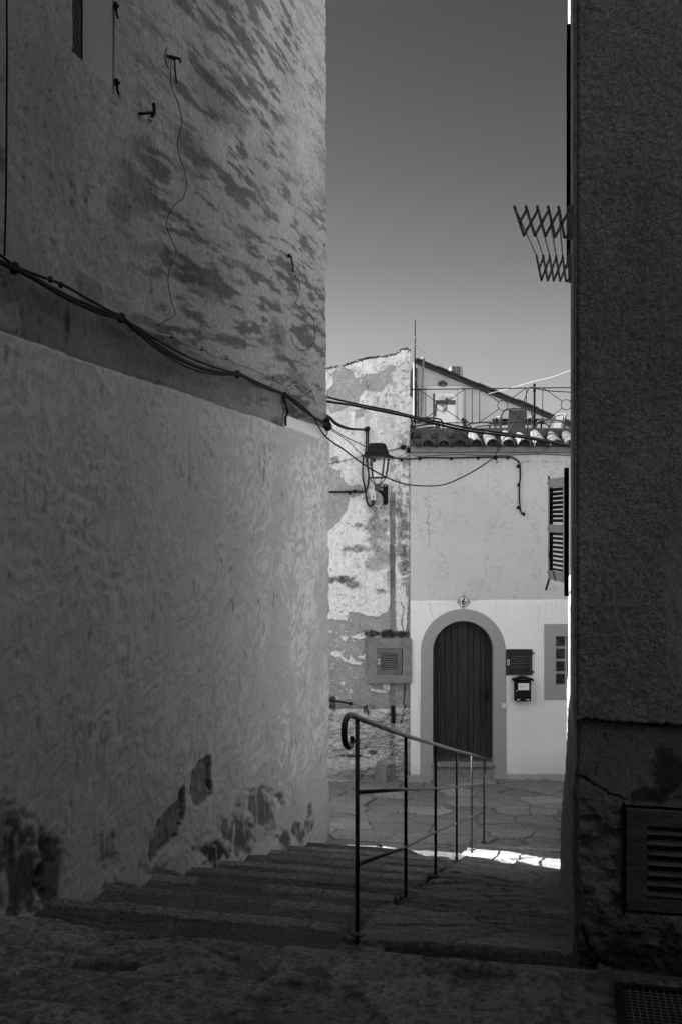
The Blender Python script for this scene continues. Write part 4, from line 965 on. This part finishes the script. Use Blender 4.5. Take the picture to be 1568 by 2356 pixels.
mb = MB(); mb.tube([P(872, 1121, 14.6), P(884, 1121, 14.95), P(886, 1121, 15.1)], .010, 8); mb.build('bracket_stay', M['iron'], lamp)
mb = MB(); pts = [P(885.9+5.7*math.cos(math.pi*t/10), 1119-5.7*math.sin(math.pi*t/10), DP-.06) for t in range(11)]+[P(885.9-5.7*math.cos(math.pi*t/10), 1156.5+5.7*math.sin(math.pi*t/10), DP-.06) for t in range(11)]
mb.prism(pts, (0, .07, 0)); wp = mb.build('wall_plate', M['iron'], lamp, bevel=.004)
mb = MB(); mb.ball(P(885.6, 1117.5, DP-.065), .011); mb.build('plate_bolt', M['alu'], wp)
jb = MB(); jb.box(P(851.5, 1129, DP-.07), P(863.8, 1150.8, DP)); jo = jb.build('junction_box', M['plastic'], None, bevel=.005); tag(jo, 'small pale plastic junction box under the street lantern', 'junction box')
jb = MB(); jb.box(P(856.5, 1141, DP-.075), P(859.5, 1147, DP-.06)); jb.build('box_window', M['galv'], jo)
jb = MB(); jb.ball(P(857.2, 1138, DP-.07), .006); jb.build('box_screw', M['dark'], jo)

# ------------------------------------------------------------------ cables
def cable(name, pts, r, label, cat='cable', mat='cable', n=7, clips=()):
    mb = MB(); mb.tube(spline(pts, n), r, 6); o = mb.build(name, M[mat], None, smooth=True); tag(o, label, cat)
    for c_ in clips:
        k = MB(); k.ball(c_, r*2.0, 6, 4, (1, 1, 1.3)); k.build('cable_clip', M['iron'], o)
    return o
def W(off, *pts): return [WL(x, y, off) for x, y in pts]
cable('cable', W(.050, (-60, 585), (0, 614), (40, 632), (90, 660), (150, 690), (215, 716), (262, 733), (310, 768), (350, 797), (400, 827), (450, 848), (500, 859), (535, 860), (575, 882), (610, 897), (640, 907), (680, 938), (715, 962), (744, 978)), .013, 'thickest black cable of the bundle sagging along the left wall', clips=W(.04, (16, 618), (265, 732), (535, 861), (645, 909)))
cable('cable', W(.065, (-60, 590), (0, 617), (60, 648), (120, 684), (200, 720), (258, 738), (305, 775), (360, 812), (420, 840), (480, 857), (530, 862), (580, 888), (640, 911), (690, 948), (744, 984)), .009, 'black cable lying just under the thickest one in the bundle on the left wall')
cable('cable', W(.055, (-60, 560), (0, 606), (25, 620), (70, 637), (120, 655), (180, 688), (230, 715), (262, 731), (305, 760), (370, 798), (430, 828), (500, 852), (535, 859), (570, 876), (640, 906)), .007, 'thin black cable running above the bundle on the left wall', clips=W(.04, (99, 644), (124, 656)))
cable('cable', W(.075, (262, 738), (290, 764), (330, 800), (380, 832), (430, 853), (480, 863), (530, 863)), .006, 'thin black cable sagging lowest under the bundle on the left wall')
cable('cable', W(.035, (232, 718), (255, 722), (262, 722), (290, 742), (330, 762), (370, 772), (385, 773), (410, 788), (440, 800), (458, 803), (480, 820), (512, 823), (530, 836), (565, 846), (600, 863), (622, 866), (650, 893), (674, 884), (695, 900), (708, 898), (718, 925), (728, 931), (742, 920), (747, 905)), .007, 'pale grey cable following the bundle in steps on the left wall', mat='cableg', clips=W(.03, (385, 773), (455, 802), (512, 823), (622, 866), (674, 884), (708, 898)))
cable('cable', W(.03, (643, 911), (652, 935), (654, 950), (650, 962), (650, 980)), .012, 'short black cable dropping to the pale patch on the left wall')
cable('loose_wire', W(.03, (385, 134), (383, 170), (385, 200), (398, 232), (409, 275), (404, 305), (399, 330), (404, 362), (416, 395), (420, 425), (412, 455), (392, 472), (376, 500), (374, 522), (386, 555), (396, 580), (380, 620), (377, 650), (384, 690), (393, 722), (372, 738), (357, 747)), .0028, 'long loose wire wandering down the upper left wall from an iron hook', 'wire', clips=W(.03, (356, 748)))
cable('loose_wire', W(.03, (661, 588), (665, 610), (672, 632), (683, 655), (678, 685), (675, 700), (695, 715), (713, 730), (717, 760), (718, 780), (708, 798), (695, 806), (680, 803), (668, 790), (663, 770)), .0035, 'curling loose wire near the far corner of the upper left wall', 'wire')
cable('loose_wire', W(.03, (374, 110), (370, 125), (372, 145), (378, 158)), .0035, 'short bent wire beside the iron hook on the upper left wall', 'wire')
cable('cable', W(.03, (2, -20), (3, 130), (2, 260), (1, 420), (-2, 560), (-4, 590)), .005, 'vertical cable at the left edge of the view on the rough wall')
hk = MB(); hk.tube(W(.0, (383, 128), (392, 132)), .012, 6); hk.tube([WL(385, 129, .02), WL(394, 137, .06), WL(399, 143, .05)], .009, 6); hk.tube([WL(392, 134, .03), WL(390, 160, .04), WL(397, 192, .03)], .006, 6); hk.ball(WL(391, 135, .03), .014)
tag(hk.build('wall_hook', M['iron'], None), 'black iron hook high on the upper left wall with wires tied to it', 'hook')
hk = MB(); hk.tube([WL(319, 261, .0), WL(333, 261, .07)], .010, 6); hk.tube([WL(333, 270, .05), WL(335, 255, .06), WL(337, 240, .05)], .012, 6); hk.tube(W(.04, (330, 268), (329, 280), (333, 282), (335, 276)), .004, 6)
tag(hk.build('wall_hook', M['iron'], None), 'rusty bracket hook on the left wall between the window and the long loose wire', 'hook')
hk = MB(); hk.tube([WL(661, 585, .02), WL(661, 592, .04), WL(664, 600, .03), WL(667, 612, .03), WL(670, 625, .02)], .009, 6); hk.ball(WL(661, 588, .02), .02)
tag(hk.build('wall_hook', M['iron'], None), 'small twisted iron hook near the far corner of the upper left wall', 'hook')
for (x, y, lab) in ((262, 12, 'dark hinge pin beside the small upper window'), (264, 188, 'dark hinge pin at the lower corner of the small upper window')):
    hk = MB(); hk.tube([WL(x, y-7, .01), WL(x+1, y+8, .01)], .012, 6); hk.tube([WL(x, y, 0), WL(x+1, y+3, .03)], .009, 6); hk.tube(W(.02, (x-2, y+8), (x-1, y+20), (x+3, y+30)), .007, 5); tag(hk.build('shutter_hinge', M['iron'], None), lab, 'hinge')
# insulators on the corner
ins = thing('insulator_cluster', 'black insulators and looped wires on the corner of the tall left house', 'insulator', WL(747, 980, .03))
for (x, y, r_) in ((744, 975, .045), (751, 972, .04), (755, 981, .042), (747, 984, .035)):
    mb = MB(); q = P(x, y, 11.02); mb.ball(q, r_, 8, 6, (1, 1, 1.25)); mb.build('insulator', M['iron'], ins)
for pts in (((746, 984), (743, 996), (748, 1003), (753, 996), (752, 985)), ((748, 970), (752, 962), (757, 966), (756, 978)), ((741, 975), (736, 980), (740, 986))):
    mb = MB(); mb.tube(spline([P(x, y, 10.98) for x, y in pts], 5), .006, 5); mb.build('wire_loop', M['iron'], ins)
def air(pts, d0, d1):
    x0, x1 = pts[0][0], pts[-1][0]; return [P(x, y, d0+(d1-d0)*(x-x0)/(x1-x0)) for x, y in pts]
cable('overhead_cable', [P(735, 906, 11.3)]+air(z1([(62, 475), (180, 505), (300, 531), (430, 556), (560, 588), (700, 620), (850, 652), (1000, 675), (1200, 703), (1350, 732), (1478, 757)]), 11.3, 11.0), .012, 'upper black overhead cable crossing from the left corner to the right wall')
cable('overhead_cable', [P(735, 911, 11.3)]+air(z1([(62, 501), (200, 523), (320, 547), (440, 571), (560, 597), (700, 634), (850, 668), (1000, 690), (1200, 712), (1350, 740), (1478, 765)]), 11.25, 10.95), .014, 'lower, thicker black overhead cable crossing from the left corner to the right wall')
for dy, lab in ((0, 'upper strand of the twisted cable from the left corner to the lantern bracket post'), (3.2, 'lower strand of the twisted cable from the left corner to the lantern bracket post')):
    pts = z1([(62, 578), (95, 600), (120, 622), (160, 648), (210, 660), (260, 667), (300, 668)]); pts = [(x, y+dy*(1-(x-746)/97)+((-1)**i)*.5) for i, (x, y) in enumerate(pts)]
    cable('twisted_cable', air(pts, 11.2, 15.0), .015, lab)
ya = MB(); ya.ball(P(843, 988, DP-.06), .045); ya.ball(P(846, 985, DP-.08), .03); ya.tube([P(836, 987, DP-.06), P(846, 992, DP-.06)], .02); tag(ya.build('cable_anchor', M['iron'], None), 'black cable anchor on the peeling wall above the lantern', 'cable anchor')
def A(*pts, d=DP-.05): return [P(x, y, d) for x, y in pts]
cable('wall_cable', A((842, 992), (842, 1010), (841, 1030), (839, 1045), (835, 1055), (833.5, 1080), (834, 1100), (837, 1115), (840, 1130), (842, 1148), (846, 1161), (850, 1165), (855, 1163), (857, 1151)), .013, 'thick black cable dropping from the anchor and looping under the junction box')
cable('wall_cable', A((846, 992), (846, 1010), (845, 1040), (845, 1070), (847, 1095), (846, 1118), (840, 1129), (830, 1133), (812, 1132), (780, 1133), (740, 1132)), .012, 'black cable coming down behind the lantern and turning level to the left corner', clips=A((815, 1130), (804, 1134)))
cable('wall_cable', A((844, 1125), (838, 1131), (822, 1129), (800, 1130), (770, 1131), (740, 1129.5)), .007, 'thin black cable along the top of the level one under the lantern')
cable('wall_cable', A((843, 1150), (847, 1160), (853, 1164), (860, 1158), (861, 1151)), .007, 'thin black wire looped into the foot of the junction box')
cable('wall_cable', A((862, 1163), (870, 1165), (876, 1159), (881, 1153)), .007, 'short pale wire curving from the junction box to the lantern plate', mat='plastic')
def A6(*pts): return [P(x, y, D6-.025 if x > 940 else DP-.05) for x, y in pts]
cable('wall_cable', A6((851, 1072), (853, 1062), (860, 1056), (880, 1054), (895, 1053), (912, 1054), (930, 1056), (945, 1056), (980, 1053), (1040, 1053.5), (1100, 1052), (1160, 1051.5), (1176, 1052), (1190, 1060), (1195, 1070), (1196, 1095), (1194, 1120), (1194, 1150), (1197, 1176), (1203, 1184)), .0115, 'black cable running level under the eave and dropping on the pale facade', clips=A6((860, 1059), (923, 1058), (965, 1055), (1037, 1055), (1099, 1054), (1167, 1053), (1191, 1073), (1192, 1116), (1191, 1168), (1204, 1183)))
cable('wall_cable', A6((943, 1038), (950, 1047), (965, 1049.5), (1000, 1048), (1050, 1046), (1100, 1047.5), (1150, 1048), (1240, 1044.5), (1320, 1049)), .005, 'thin cable stapled just below the cornice of the pale facade', clips=A6((1064, 1045), (1238, 1044)))
an = MB(); an.ball(P(927, 1029, DP-.05), .04, sc_=(1.1, .7, 1)); an.tube(A((930, 1029), (934, 1026), (938, 1026), (936, 1030)), .005); tag(an.build('cable_anchor', M['iron'], None), 'dark wire anchor on the peeling wall right of the lantern hood', 'cable anchor')
an = MB(); an.ball(P(939.5, 1035.5, DP-.06), .042, sc_=(.9, .7, 1.1)); tag(an.build('cable_anchor', M['iron'], None), 'dark wire anchor at the joint of the peeling wall and the pale facade', 'cable anchor')
cable('thin_cable', air([(752, 978), (790, 1003), (830, 1022), (855, 1036), (880, 1037.5), (905, 1034), (926, 1028)], 11.0, 15.0), .006, 'thin cable from the left corner passing in front of the lantern hood')
cable('thin_cable', air([(750, 1003-21), (800, 1015), (830, 1044), (860, 1055), (890, 1058), (915, 1052), (938, 1039)], 11.0, 15.05), .005, 'thin cable from the left corner passing behind the lantern panes')
cable('thin_cable', A((740, 1070), (775, 1064), (800, 1058), (834, 1050), (870, 1046), (926, 1030)), .005, 'thin cable slanting across the peeling wall behind the lantern hood', clips=A((775, 1062),))
cable('hanging_cable', [WL(640, 906, .07), WL(690, 950, .10)]+air([(748, 1003), (790, 1034), (840, 1071), (890, 1099), (930, 1113), (975, 1118), (1020, 1115), (1060, 1099), (1100, 1077), (1138, 1051)], 10.9, 15.0), .009, 'long cable hanging in a curve from the left wall to the hook under the eave')
cable('hanging_cable', [P(1138, 1051, 15.0), P(1150, 1022, 14.85), P(1165, 1000, 14.85), P(1180, 975, 15.2), P(1200, 935, 15.42), P(1214, 897, 15.42), P(1222, 891, 15.43), P(1230, 893, 15.45), P(1262, 899, 15.5), P(1330, 903, 15.6)], .008, 'cable rising from the eave hook over the tiles to the railing finial post')
hk = MB(); hk.ball(P(1139, 1053, 15.02), .035); hk.tube([P(1139, 1053, 15.02), P(1143, 1062, 15.0), P(1141, 1066, 15.0)], .008); tag(hk.build('cable_hook', M['iron'], None), 'black knot of wire on the hook under the eave of the pale facade', 'hook')
cable('pale_wire', air([(952, 795), (1020, 802), (1100, 811), (1180, 817), (1250, 822), (1330, 826)], 15.35, 16.5), .0014, 'faint pale wire strung level across the sky from the mast', 'wire', 'wire')
cable('pale_wire', air([(958, 797), (985, 820), (1010, 838), (1040, 862), (1075, 890)], 15.4, 18.4), .0022, 'faint wire slanting from the mast to the sloping roof', 'wire', 'cableg')
cable('pale_wire', air([(1122, 906), (1150, 899), (1180, 891), (1225, 878), (1270, 867), (1312, 852), (1340, 842)], 17.5, 14), .0028, 'pale wire crossing the sky above the right end of the railing', 'wire', 'wire')

# ------------------------------------------------------------------ drain grate on the landing
gc = P(1412, 2268, 3.80)
gr_ = thing('drain_grate', 'dark square wire-mesh drain grate in the paving at the bottom right corner', 'drain grate', gc)
z_ = -1.765
def gb(a0, a1, w0, w1, z0, z1, name, mat):
    mb = MB(); o = Vector((gc.x, gc.y, 0)); mb.obox(o-AX*a1+PR*w0+ZV*z0, AX*(a1-a0), PR*(w1-w0), ZV*(z1-z0)); return mb.build(name, mat, gr_)
for a0, a1, w0, w1 in ((0, .03, 0, .6), (.57, .6, 0, .6), (.03, .57, 0, .03), (.03, .57, .57, .6)): gb(a0, a1, w0, w1, z_-.03, z_, 'grate_frame', M['iron'])
gb(.03, .57, .03, .57, z_-.03, z_-.022, 'drain_pit', M['dark'])
mb = MB(); o = Vector((gc.x, gc.y, z_-.006))
for i in range(1, 22):
    q = .03+i*.0245
    mb.tube([o-AX*q+PR*.03, o-AX*q+PR*.57], .0016, 5); mb.tube([o-AX*.03+PR*q, o-AX*.57+PR*q], .0016, 5)
mb.build('wire_mesh', M['cableg'], gr_)
